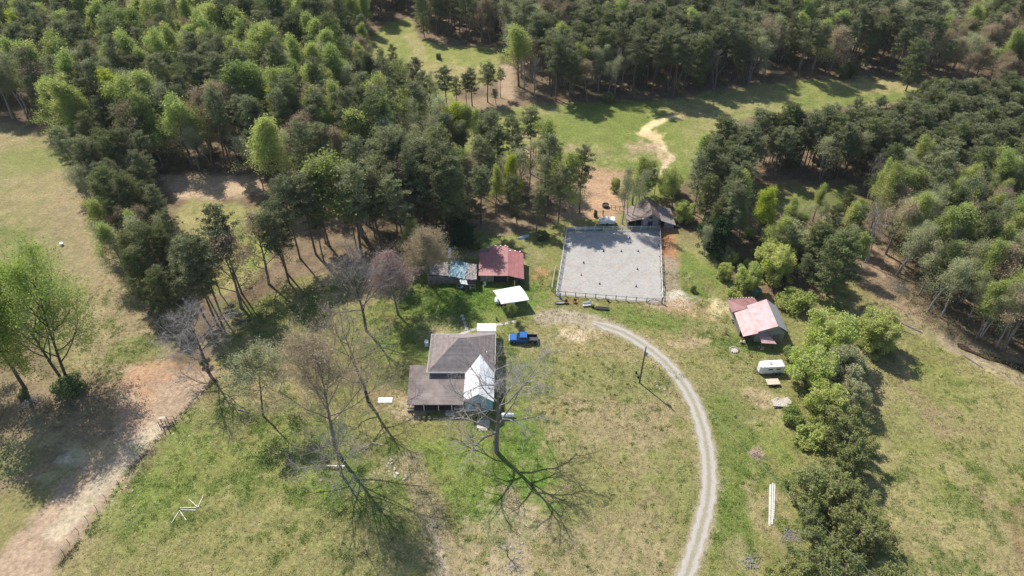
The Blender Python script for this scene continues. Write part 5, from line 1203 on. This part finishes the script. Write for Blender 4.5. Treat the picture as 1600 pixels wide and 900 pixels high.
mb = MB(); st = [(-1.6, .05), (-.9, .42), (0, .5), (.9, .42), (1.5, .35)]
for i in range(len(st) - 1):
    (x0, w0), (x1, w1) = st[i], st[i+1]
    for s0, s1, z0, z1 in ((-1, -.5, .02, .42), (-.5, .5, .42, .42), (.5, 1, .42, .02)): mb.quad((x0, w0*s0, z0), (x0, w0*s1, z1), (x1, w1*s1, z1), (x1, w1*s0, z0))
M['boat'] = mat('pale blue metal', (.40,.48,.52), (.3,.36,.4), 3, .4, metal=.2); mb.build("hull", M['boat'], o); MB().bar((-1.4, 0, .45), (1.5, 0, .45), .06, .06).build("keel", M['boat'], o)

# ---- arena fences
def fence(a, b, n, name, label, mp, mr, h=1.3, rails=(1.2, .75, .35), t=.05, rh=.12, cat="fence", group=None):
    a = Vector((*a, 0)); b = Vector((*b, 0)); o = thing(name, a, label, cat, group=group)
    for i in range(n + 1):
        p = a.lerp(b, i / n) - a; MB().box(p.x - .07, p.x + .07, p.y - .07, p.y + .07, -.05, h).build("post", M[mp], o)
    off = (b - a).normalized().cross(Vector((0, 0, 1))) * .09
    for z in rails:
        r_ = MB().bar(off + Vector((0, 0, z)), (b - a) + off + Vector((0, 0, z)), t, rh).build("rail", M[mr], o)
    return o
A0, A1, A2, A3 = [tuple(p) for p in AP]
fence(A0, A3, 12, "rail_fence", "whitewashed rail fence down the arena's left side", 'greywood', 'whitefence')
fence((A0[0] - .9, A0[1] + 1.5), (A0[0] + .3, A0[1] + 9.5), 4, "rail_fence", "short second white fence doubling the arena's near left corner", 'ruststeel', 'whitefence')
fence(A1, A2, 12, "rail_fence", "white rail fence down the arena's right side", 'whitefence', 'white', rails=(1.25, .75))
fence(A3, A2, 10, "rail_fence", "white rail fence across the arena's far end", 'whitefence', 'whitefence')
f_ = fence(A0, (A1[0] - 3.4, A1[1] + .35), 9, "board_fence", "dark post and rail fence along the arena's near end", 'darkwood', 'darkwood', rails=(1.2, .3), rh=.07)
g0 = Vector((A1[0] - 3.4, A1[1] + .35, 0)); g1 = Vector((A1[0], A1[1], 0)); o = thing("arena_gate", g0, "dark cross braced gate at the arena's near right corner", "gate"); d_ = g1 - g0
for z in (.25, .7, 1.2): MB().bar(Vector((.1, 0, z)), d_ * .97 + Vector((0, 0, z)), .05, .09).build("rail", M['darkwood'], o)
MB().bar((.15, -.04, .25), tuple(d_ * .48 + Vector((0, -.04, 1.2))), .05, .09).bar(tuple(d_ * .48 + Vector((0, -.04, 1.2))), tuple(d_ * .95 + Vector((0, -.04, .25))), .05, .09).build("brace", M['darkwood'], o)
MB().box(d_.x - .12, d_.x + .12, d_.y - .12, d_.y + .12, 0, 1.7).build("post", M['darkwood'], o)
o = thing("tarp_roll", (A3[0] + 4.5, A3[1] + .5, 0), "long roll of blue grey tarp lying at the arena's far left edge", "tarp"); MB().tube((-4.2, 0, .3), (4.6, -.2, .26), .32, .26, 10).build("roll", M['tarp'], o); MB().tube((-4.0, .1, .62), (3.4, -.05, .56), .12, .1, 8).build("pole", M['whitefence'], o)
# little markers standing on the sand
for i, (px, py) in enumerate([(971, 393), (997, 393), (943, 393), (912, 411), (908, 430), (996, 421), (937, 444), (994, 448), (984, 372)]):
    red = i == 4; o = thing("marker_cone", (*U(px, py), 0), ("small orange cone near the arena's left side" if red else "small dark training cone standing on the arena sand"), "cone", group=None if red else "training cones on the arena sand")
    m_ = M['orange' if red else 'black']; MB().tube((0, 0, .03), (0, 0, .62), .17, .04, 10).build("cone", m_, o); MB().box(-.22, .22, -.22, .22, 0, .03).build("base", m_, o)
# things along the front of the arena
o = thing("jump_post", (*U(875, 466), 0), "blue post at the arena's near left corner", "post"); MB().box(-.12, .12, -.12, .12, 0, 1.5).build("post", M['barrelblue'], o); MB().box(-.35, .35, -.35, .35, 0, .1).build("foot", M['barrelblue'], o)
for px, py, rz, lb in ((877, 474, .1, "grey green kayak lying on the grass left of the red chairs"), (941, 483, -.12, "long black trough on the grass in front of the arena fence")):
    o = thing("kayak" if px < 900 else "feed_trough", (*U(px, py), 0), lb, "kayak" if px < 900 else "trough", rz=rz); mb = MB(); L_ = 1.5; st = [(-L_, .05), (-L_*.7, .3), (0, .4), (L_*.7, .3), (L_, .05)] if px < 900 else [(-L_, .36), (-.5, .42), (.5, .42), (L_, .36)]
    for i in range(len(st) - 1):
        (x0, w0), (x1, w1) = st[i], st[i+1]
        for s0, s1, z0, z1 in ((-1, -.5, .35, .02), (-.5, .5, .02, .02), (.5, 1, .02, .35)): mb.quad((x0, w0*s0, z0), (x1, w1*s0, z0), (x1, w1*s1, z1), (x0, w0*s1, z1))
        mb.quad((x0, -w0*.7, .22), (x1, -w1*.7, .22), (x1, w1*.7, .22), (x0, w0*.7, .22))
    mb.build("hull", M['greymetal' if px < 900 else 'black'], o); MB().bar((-L_*.9, 0, .36), (L_*.9, 0, .36), .06, .04).build("rim", M['black'], o)
for px, py, m_, rz, lb in ((885, 474, 'red', .4, "dark red lawn chair, left one of the pair by the arena fence"), (898, 473, 'red', -.3, "dark red lawn chair, right one of the pair by the arena fence")):
    o = thing("lawn_chair", (*U(px, py), 0), lb, "chair", rz=rz, group="red lawn chairs"); chair_parts(o, M[m_], 1.25)
o = thing("white_bench", (*U(917, 478), 0), "white high backed glider bench by the arena fence", "bench", rz=.1)
MB().box(-.9, .9, -.3, .3, .42, .48).build("seat", M['white'], o); MB().box(.5, .9, .22, .3, .48, 1.5).box(-.9, .5, .22, .3, .48, .95).build("backrest", M['white'], o)
for s_ in (-1, 1): MB().box(s_*.85-.05, s_*.85+.05, -.28, .28, 0, .42).build("leg", M['white'], o)
o = thing("bucket", (*U(950, 471), 0), "dark bucket hanging at the dark arena fence", "bucket"); MB().tube((0, 0, 0), (0, 0, .5), .22, .28, 12).build("body", M['black'], o); MB().tube((0, 0, .5), (0, 0, .54), .31, n=12).build("rim", M['black'], o)
o = thing("planter", (*U(926, 480), 0), "round dark planter beside the white bench", "planter"); MB().tube((0, 0, 0), (0, 0, .45), .3, .4, 12).build("pot", M['dark'], o); MB().ball((0, 0, .6), .4, 8, .7, .25, rs).build("plant", M['midgreen'], o)

# ---- pink roofed barn
bn = thing("pink_roofed_barn", (52, 105, 0), "barn with faded pink and red metal roof and grey end wall", "barn")
P(MB().box(50.4, 56.2, 101.7, 109.4, 0, 2.75), "wall", M['greywall'], bn)
P(MB().quad((50.4, 101.7, 2.75), (56.2, 101.7, 2.75), (54.2, 101.7, 4.5), (50.4, 101.7, 3.3)), "gable", M['greywall'], bn)
P(MB().quad((56.2, 109.4, 2.75), (50.4, 109.4, 2.75), (50.4, 109.4, 3.3), (54.2, 109.4, 4.5)), "gable", M['greywall'], bn)
P(MB().slab([(50.15, 101.1, 3.45), (54.2, 101.5, 4.7), (54.2, 109.9, 4.7), (50.15, 109.2, 3.45)], .06), "roof", M['pinkroof2'], bn)
P(MB().slab([(54.2, 101.5, 4.7), (56.75, 101.9, 2.85), (56.75, 109.6, 2.85), (54.2, 109.9, 4.7)], .06), "back_slope", M['greymetal'], bn)
P(MB().slab([(47.4, 100.9, 2.35), (50.3, 100.8, 3.38), (50.3, 108.4, 3.38), (47.4, 108.2, 2.35)], .06), "lean_to_roof", M['pinkroof'], bn)
P(MB().slab([(46.9, 108.25, 2.45), (50.12, 108.45, 3.3), (52.9, 109.95, 3.3), (52.9, 113.0, 2.5), (46.9, 112.6, 2.3)], .06), "rear_roof", M['maroon'], bn)
P(MB().box(47.7, 52.6, 111.9, 112.1, 0, 2.3).box(47.7, 47.85, 103.5, 111.9, 0, 2.3), "lean_to_wall", M['greywood'], bn)
P(MB().slab([(50.9, 99.4, 1.95), (53.9, 99.2, 1.9), (52.6, 101.65, 2.55), (50.6, 101.65, 2.6)], .05), "porch_roof", M['pinkroof2'], bn)
for x, y, h in ((47.6, 101.1, 2.35), (49.2, 101.0, 2.9), (51.0, 99.6, 1.9), (53.6, 99.5, 1.85)): P(MB().box(x - .07, x + .07, y - .07, y + .07, 0, h), "post", M['wood'], bn)
P(MB().box(54.0, 55.2, 101.6, 101.7, 0, 2.1), "door", M['greywood'], bn)
for i in range(9): x = 47.3 + i * .62; P(MB().box(x, x + .3, 112.55 + .04 * i, 112.8 + .04 * i, 2.38, 2.56), "roof_weight", M['stone'], bn)
for px, py, mt, lb, nm in ((1160, 535, 'orange', "heap of orange red bricks at the pink barn's left corner", 'brick_pile'), (1189, 545, 'stone', "pale block at the foot of the pink barn's porch", 'block'), (1147, 502, 'greywood', "stack of grey boards against the pink barn's left wall", 'board_stack')):
    o = thing(nm, (*U(px, py), 0), lb, "pile")
    for k in range(7): MB().box(-.35, .35, -.12, .12, 0, .16, rs.uniform(-.6, .6), (rs.uniform(-.35, .35), rs.uniform(-.4, .4))).build("piece", M['stone' if mt == 'orange' else mt], o).location.z = .17 * (k % 3)
for k, (px, py, lb) in enumerate([(1180, 462, "green tank behind the pink barn at the thicket's edge")]):
    o = thing("tank", (*U(px, py), 0), lb, "tank"); M['tankgreen'] = mat('green tank', (.05,.13,.10), (.04,.1,.08), 3, .5); MB().tube((0, 0, 0), (0, 0, 1.9), .9, n=16).build("body", M['tankgreen'], o, smooth=False); MB().tube((0, 0, 1.9), (0, 0, 2.1), .88, .3, 16).build("lid", M['tankgreen'], o)

# ---- white horse trailer
p0 = U(1205, 586); ht = thing("horse_trailer", (p0[0], p0[1] + 1.0, 0), "white horse trailer with rounded nose parked below the pink barn", "trailer", rz=R(4))
pl = [(-2.55, -.55), (-2.2, -.9), (-1.7, -1.0), (2.4, -1.0), (2.4, 1.0), (-1.7, 1.0), (-2.2, .9), (-2.55, .55)]
mb = MB(); n = len(pl)
for (z, k) in ((.45, 1), (2.05, .985), (2.22, .9)): mb.v += [(x * k, y * k, z) for x, y in pl]
mb.f.append(tuple(range(n - 1, -1, -1))); mb.f.append(tuple(range(2*n, 3*n)))
for l in range(2):
    for i in range(n): j = (i + 1) % n; mb.f.append((l*n + i, l*n + j, (l+1)*n + j, (l+1)*n + i))
bd = mb.build("body", M['white'], ht)
for s_ in (-1, 1):
    for x in (-1.0, .6): MB().box(x, x + .9, s_*1.0 - .012, s_*1.0 + .012, 1.45, 1.75).build("window", M['glass'], bd)
    MB().box(.0, 1.7, s_*1.08 - .12, s_*1.08 + .12, .72, .80).build("fender", M['greymetal'], ht)
    for x in (.45, 1.25): wh = MB().tube((x, s_*.98, .35), (x, s_*1.16, .35), .35, n=16).build("wheel", M['tyre'], ht); MB().tube((x, s_*1.155, .35), (x, s_*1.175, .35), .2, n=10).build("rim", M['rim'], wh)
MB().bar((-2.4, -.5, .45), (-3.6, 0, .45), .1, .1).bar((-2.4, .5, .45), (-3.6, 0, .45), .1, .1).build("hitch", M['ruststeel'], ht); MB().tube((-3.4, 0, 0), (-3.4, 0, .6), .05).build("jack", M['greymetal'], ht)
MB().box(-.6, .0, -.35, .35, 2.222, 2.28).build("roof_vent", M['greymetal'], bd)
p0 = U(1208, 603); o = thing("flatbed_trailer", (p0[0], p0[1] + .6, 0), "small wooden decked flatbed trailer below the white horse trailer", "trailer", rz=.05)
MB().box(-1.25, 1.25, -.75, .75, .5, .6).build("deck", M['palewood'], o)
for s_ in (-1, 1): MB().tube((0, s_*.8, .3), (0, s_*.95, .3), .3, n=12).build("wheel", M['tyre'], o)
MB().bar((-1.25, 0, .5), (-2.1, 0, .45), .08, .08).build("tongue", M['ruststeel'], o)
p0 = U(1221, 632); o = thing("plywood_pile", (*p0, 0), "heap of pale plywood and broken boards under the row's upper end", "lumber pile", rz=.12)
M['plywood'] = mat('weathered plywood', (.46,.40,.32), (.34,.30,.25), 1.5, .9)
for k, (x, y, a_, w_, d_) in enumerate([(0, .2, 0, 1.7, .95), (.7, .3, .25, 1.2, .8), (-.5, -.1, -.2, 1.3, .7)]): MB().box(-w_, w_, -d_, d_, .25 + .09*k, .31 + .09*k, a_, (x, y)).build("sheet", M['plywood'], o)
for k in range(6): x = -1.9 + rs.random() * .8; MB().bar((x, -.8 + rs.random() * 1.2, .1), (x + rs.uniform(.5, 1.3), rs.uniform(-1, 1), .55), .08, .12).build("board", M['whitewood'], o)
MB().bar((-1.7, .9, .5), (-.2, 1.25, .62), .12, .1).build("beam", M['whitewood'], o)

# ---- utility pole and lines
ux, uy = U(999, 598); up_ = thing("utility_pole", (ux, uy, 0), "dark wooden utility pole with transformer inside the drive's bend", "utility pole")
MB().tube((0, 0, -.2), (.08, 0, 9.9), .16, .11, 10).build("pole", M['wood'], up_)
tr = MB().tube((.38, -.05, 7.6), (.38, -.05, 8.5), .23, n=14).build("transformer", M['greymetal'], up_); MB().tube((.38, -.05, 8.5), (.38, -.05, 8.75), .05).build("bushing", M['white'], tr)
MB().tube((.08, 0, 9.9), (.08, 0, 10.1), .05).build("insulator", M['white'], up_); MB().box(.05, .32, -.03, .03, 8.1, 8.16).box(.05, .32, -.03, .03, 7.75, 7.81).build("bracket", M['greymetal'], up_)
def wire(a, b, sag, label):
    a = Vector(a); b = Vector(b); pts = [a.lerp(b, i / 24) - Vector((0, 0, sag * 4 * (i / 24) * (1 - i / 24))) for i in range(25)]; mb = MB()
    for i in range(24): mb.tube(pts[i], pts[i+1], .014, n=4, cap=False)
    mb.v = [(v[0] - a.x, v[1] - a.y, v[2] - a.z) for v in mb.v]; o = mb.build("power_line", M['greymetal'], loc=tuple(a)); tag(o, label, "power line")
wire((ux + .08, uy, 10.05), (ux + 36, uy - 62, 9.5), 1.2, "thin power line running from the pole top to the lower right")
wire((ux + .05, uy, 8.7), (-3.4, 96.0, 4.6), .8, "thin service wire from the pole to the farmhouse roof")

# ---- boards and small things on the lawns
def plank(p, q, w_, label, name="white_pole", cat="pole", z=.06, m_='whitewood', group=None):
    a = Vector((*U(*p), z)); b = Vector((*U(*q), z)); mb = MB().bar(Vector((0, 0, 0)), b - a, w_, .09); o = mb.build(name, M[m_], loc=tuple(a)); return tag(o, label, cat, group)
L3 = lambda x, y: (x / 3, 600 + y / 3)
plank(L3(805, 652), L3(840, 597), .11, "white ground pole, lower left arm of the zigzag on the lawn")
plank(L3(842, 594), L3(873, 638), .11, "white ground pole, lower right arm of the zigzag on the lawn")
plank(L3(845, 582), L3(920, 580), .11, "upper of two level white poles in the middle of the zigzag")
plank(L3(847, 591), L3(918, 592), .11, "lower of two level white poles in the middle of the zigzag")
plank(L3(889, 543), L3(926, 577), .11, "white ground pole, upper left arm of the zigzag on the lawn")
plank(L3(929, 578), L3(954, 522), .11, "white ground pole, upper right arm of the zigzag on the lawn")
plank((1203.5, 757), (1202, 822), .30, "left one of three long white boards beside the evergreen row", "white_board", "board")
plank((1207, 755), (1206, 820), .26, "middle one of three long white boards beside the evergreen row", "white_board", "board", .12)
plank((1210.5, 756), (1208.5, 812), .20, "right one of three long white boards beside the evergreen row", "white_board", "board")
cx_, cy_ = U(602, 625.5); o = MB().box(-1.35, 1.35, -.62, .62, .05, .12).build("white_sheet", M['white'], loc=(cx_, cy_, 0)); tag(o, "white rectangular sheet lying on the lawn left of the farmhouse", "sheet")
cx_, cy_ = U(525, 731); o = thing("metal_bar", (cx_, cy_, 0), "thin grey metal bar on short legs below the shorter leafless tree", "bar"); MB().box(-1.55, 1.55, -.09, .09, .50, .60).build("beam", M['greymetal'], o)
for x in (-1.3, 1.3): MB().box(x - .05, x + .05, -.2, .2, 0, .5).build("leg", M['greymetal'], o)
for x in (-.1, .15): MB().tube((x, -.35, .05), (x, -.35, .3), .13, n=10).build("insulator", M['glass'], o)
cx_, cy_ = U(262, 662); o = thing("hay_rack", (cx_, cy_, 0), "rusty open framed hay rack beside the dirt track fence", "hay rack", rz=.15)
for x in (-1.2, 0, 1.2):
    for y in (-.5, .5): MB().box(x - .05, x + .05, y - .05, y + .05, 0, 1.35).build("leg", M['ruststeel'], o)
for z in (.5, 1.3):
    for y in (-.5, .5): MB().bar((-1.25, y, z), (1.25, y, z), .06, .06).build("rail", M['ruststeel'], o)
MB().slab([(-1.25, .1, 1.42), (-.1, .1, 1.42), (-.1, .58, 1.45), (-1.25, .58, 1.45)], .06).build("top", M['palewood'], o)
MB().bar((-1.2, -.5, .1), (0, -.5, 1.3), .05, .05).bar((0, -.5, 1.3), (1.2, -.5, .1), .05, .05).build("brace", M['ruststeel'], o)
# wire fence down the dirt track
fl = [Vector((*U(*p), 0)) for p in ((338, 592), (322, 608), (296, 637), (268, 668), (236, 700), (205, 735), (165, 778), (136, 812), (108, 848), (90, 880))]
o = thing("wire_fence", fl[0], "sagging wire fence on thin posts along the dirt track", "fence"); mb = MB()
for i in range(len(fl) - 1):
    n = 2
    for k in range(n): p = fl[i].lerp(fl[i+1], k / n) - fl[0]; l_ = rs.uniform(-.08, .08); MB().tube((p.x, p.y, -.05), (p.x + l_, p.y + l_, 1.1), .04, .035, 6).build("post", M['wood'], o)
    for z in (.4, .8, 1.15): mb.tube(fl[i] - fl[0] + Vector((0, 0, z)), fl[i+1] - fl[0] + Vector((0, 0, z)), .012, n=3, cap=False)
mb.build("wire", M['greymetal'], o)
for px, py, lb in ((257, 672, "leaning grey gate post pair at the rusty hay rack"),):
    o = thing("gate_post", (*U(px, py), 0), lb, "post"); MB().tube((0, 0, 0), (-.2, 0, 1.6), .09, n=8).build("post", M['greywood'], o); MB().tube((.6, .2, 0), (.7, .2, 1.5), .09, n=8).build("post", M['greywood'], o)
# fire ring, brush piles, logs
cx_, cy_ = U(1147, 547); o = thing("fire_ring", (cx_, cy_, 0), "ring of stones around ashes on the grass left of the pink barn", "fire pit")
for k in range(13): a_ = k * 2 * math.pi / 13; MB().ball((math.cos(a_) * .85, math.sin(a_) * .85, .1), .22, 6, .7, .2, rs).build("stone", M['stone'], o)
MB().tube((0, 0, .01), (0, 0, .06), .7, n=14).build("ashes", M['concrete'], o)
def brushpile(px, py, r, n, label, mt='twig_pale', name="brush_pile"):
    n = int(n * 1.7)
    cx_, cy_ = U(px, py); mb = MB()
    for k in range(n):
        a_ = rs.uniform(0, 6.28); q = Vector((rs.gauss(0, r * .4), rs.gauss(0, r * .4), rs.uniform(.03, .3))); d_ = Vector((math.cos(a_), math.sin(a_), rs.uniform(-.1, .4))) * rs.uniform(.12, .42) * r
        mb.tube(q - d_ * .5, q + d_ * .5, rs.uniform(.012, .035), n=4)
    tag(mb.build(name, M[mt], loc=(cx_, cy_, 0)), label, "brush pile")
brushpile(1181, 710, 1.2, 60, "small pinkish brush pile on the grass between drive and evergreens", 'twig_red')
brushpile(1172, 880, 1.7, 60, "grey heap of cut branches left of the lowest evergreen")
brushpile(1236, 838, 2.0, 80, "pale dead branches against the evergreen row's left side")
brushpile(802, 886, 1.6, 40, "pale scattered sticks below the leafless sapling at the bottom")
brushpile(1174, 592, 1.0, 30, "few sticks on the grass left of the horse trailer", 'twig_tan')
brushpile(50, 628, 2.6, 120, "dark tangle of branches at the foot of the left edge trees", 'twig')
brushpile(1405, 448, 2.8, 150, "tangle of fallen grey limbs at the head of the creek", 'twig')
brushpile(885, 763 + 0, .8, 20, "faint pinkish patch of twigs in the middle of the lawn", 'twig_red')
def log(p, q, r, label, mt='bark_pale'):
    a = Vector((*U(*p), r)); b = Vector((*U(*q), r)); o = MB().tube(Vector((0, 0, 0)), b - a, r, r * .7, 8).build("log", M[mt], loc=tuple(a)); tag(o, label, "log")
log((1408, 505), (1440, 520), .16, "long pale fallen log by the field edge near the creek"); log((1400, 512), (1428, 524), .11, "thinner log lying below the long pale one near the creek")
log((580, 692), (600, 696), .10, "short pale broken limb under the dark leafless tree", 'palewood'); log((372, 640), (390, 645), .14, "fallen grey limb left of the sparse green tree")
log((1505, 555), (1535, 575), .12, "grey log on the creek bank")
for k, (px, py) in enumerate([(997, 590), (994, 583)]): o = thing("chicken_feeder", (*U(px, py), 0), ("lower" if k == 0 else "upper") + " of two small dark stumps beside the utility pole", "stump"); o.name = "stump"; MB().tube((0, 0, 0), (0, 0, .5), .22, .17, 9).build("trunk", M['dark'], o)
# rocks
def rocks(pts, n, wid, s, label, group, mt='stone'):
    Q = [Vector(U(*p)) for p in pts]
    for i in range(n):
        k = rs.uniform(0, len(Q) - 1.001) if len(Q) > 1 else 0; a_ = Q[int(k)].lerp(Q[min(int(k) + 1, len(Q) - 1)], k % 1); sz = rs.uniform(.5, 1.2) * s
        o = MB().ball((0, 0, 0), sz, 7, .5, .25, rs).build("rock", M[mt], loc=(a_.x + rs.gauss(0, wid), a_.y + rs.gauss(0, wid), sz * .12), rz=rs.uniform(0, 6)); o.scale = (1.25, .85, 1); tag(o, label, "rock", group)
rocks([(609, 714), (608, 728), (616, 742), (626, 748)], 14, .45, .32, "pale rock in the short stone line on the lawn left of the house", "rocks in the stone line")
rocks([(1015, 585), (1030, 600), (1040, 615)], 9, .7, .22, "small pale stone among weeds between utility pole and drive", "stones by the pole")
rocks([(170, 800), (190, 775), (215, 755)], 16, 1.3, .20, "small whitish stone on the slope right of the dirt track fence", "stones by the track fence")
rocks([(270, 680), (300, 680)], 6, .8, .2, "pale stone on the grass below the hay rack", "stones below the hay rack")
rocks([(322, 604), (305, 622)], 6, .35, .32, "grey rock piled by the fence under the silvery tree", "rocks by the fence")
rocks([(795, 845), (812, 880)], 8, .9, .28, "white rock beside the leafless sapling at the bottom", "rocks by the sapling")
# ant mounds of red clay on the lawn
for i, (px, py) in enumerate([(444, 746), (502, 750), (566, 861), (475, 858), (223, 851), (930, 845), (680, 828)]):
    o = MB().ball((0, 0, 0), .26, 10, .38, .15, rs).build("ant_mound", M['clay'] if 'clay' in M else M.setdefault('clay', mat('red clay', (.42,.25,.15), (.34,.2,.12), 6, .95)), loc=(*U(px, py), .02)); tag(o, "small reddish clay ant mound in the lawn grass", "ant mound", "ant mounds on the lawn")
o = thing("bucket", (*U(97, 383), 0), "white bucket out on the left pasture", "bucket"); MB().tube((0, 0, 0), (0, 0, .6), .35, .42, 12).build("body", M['white'], o); MB().tube((0, 0, .6), (0, 0, .64), .45, n=12).build("lid", M['white'], o)

for o in scene.objects:
    if o.parent is None and "label" in o and len(o["label"].split()) > 16: print("LONG", o["label"])
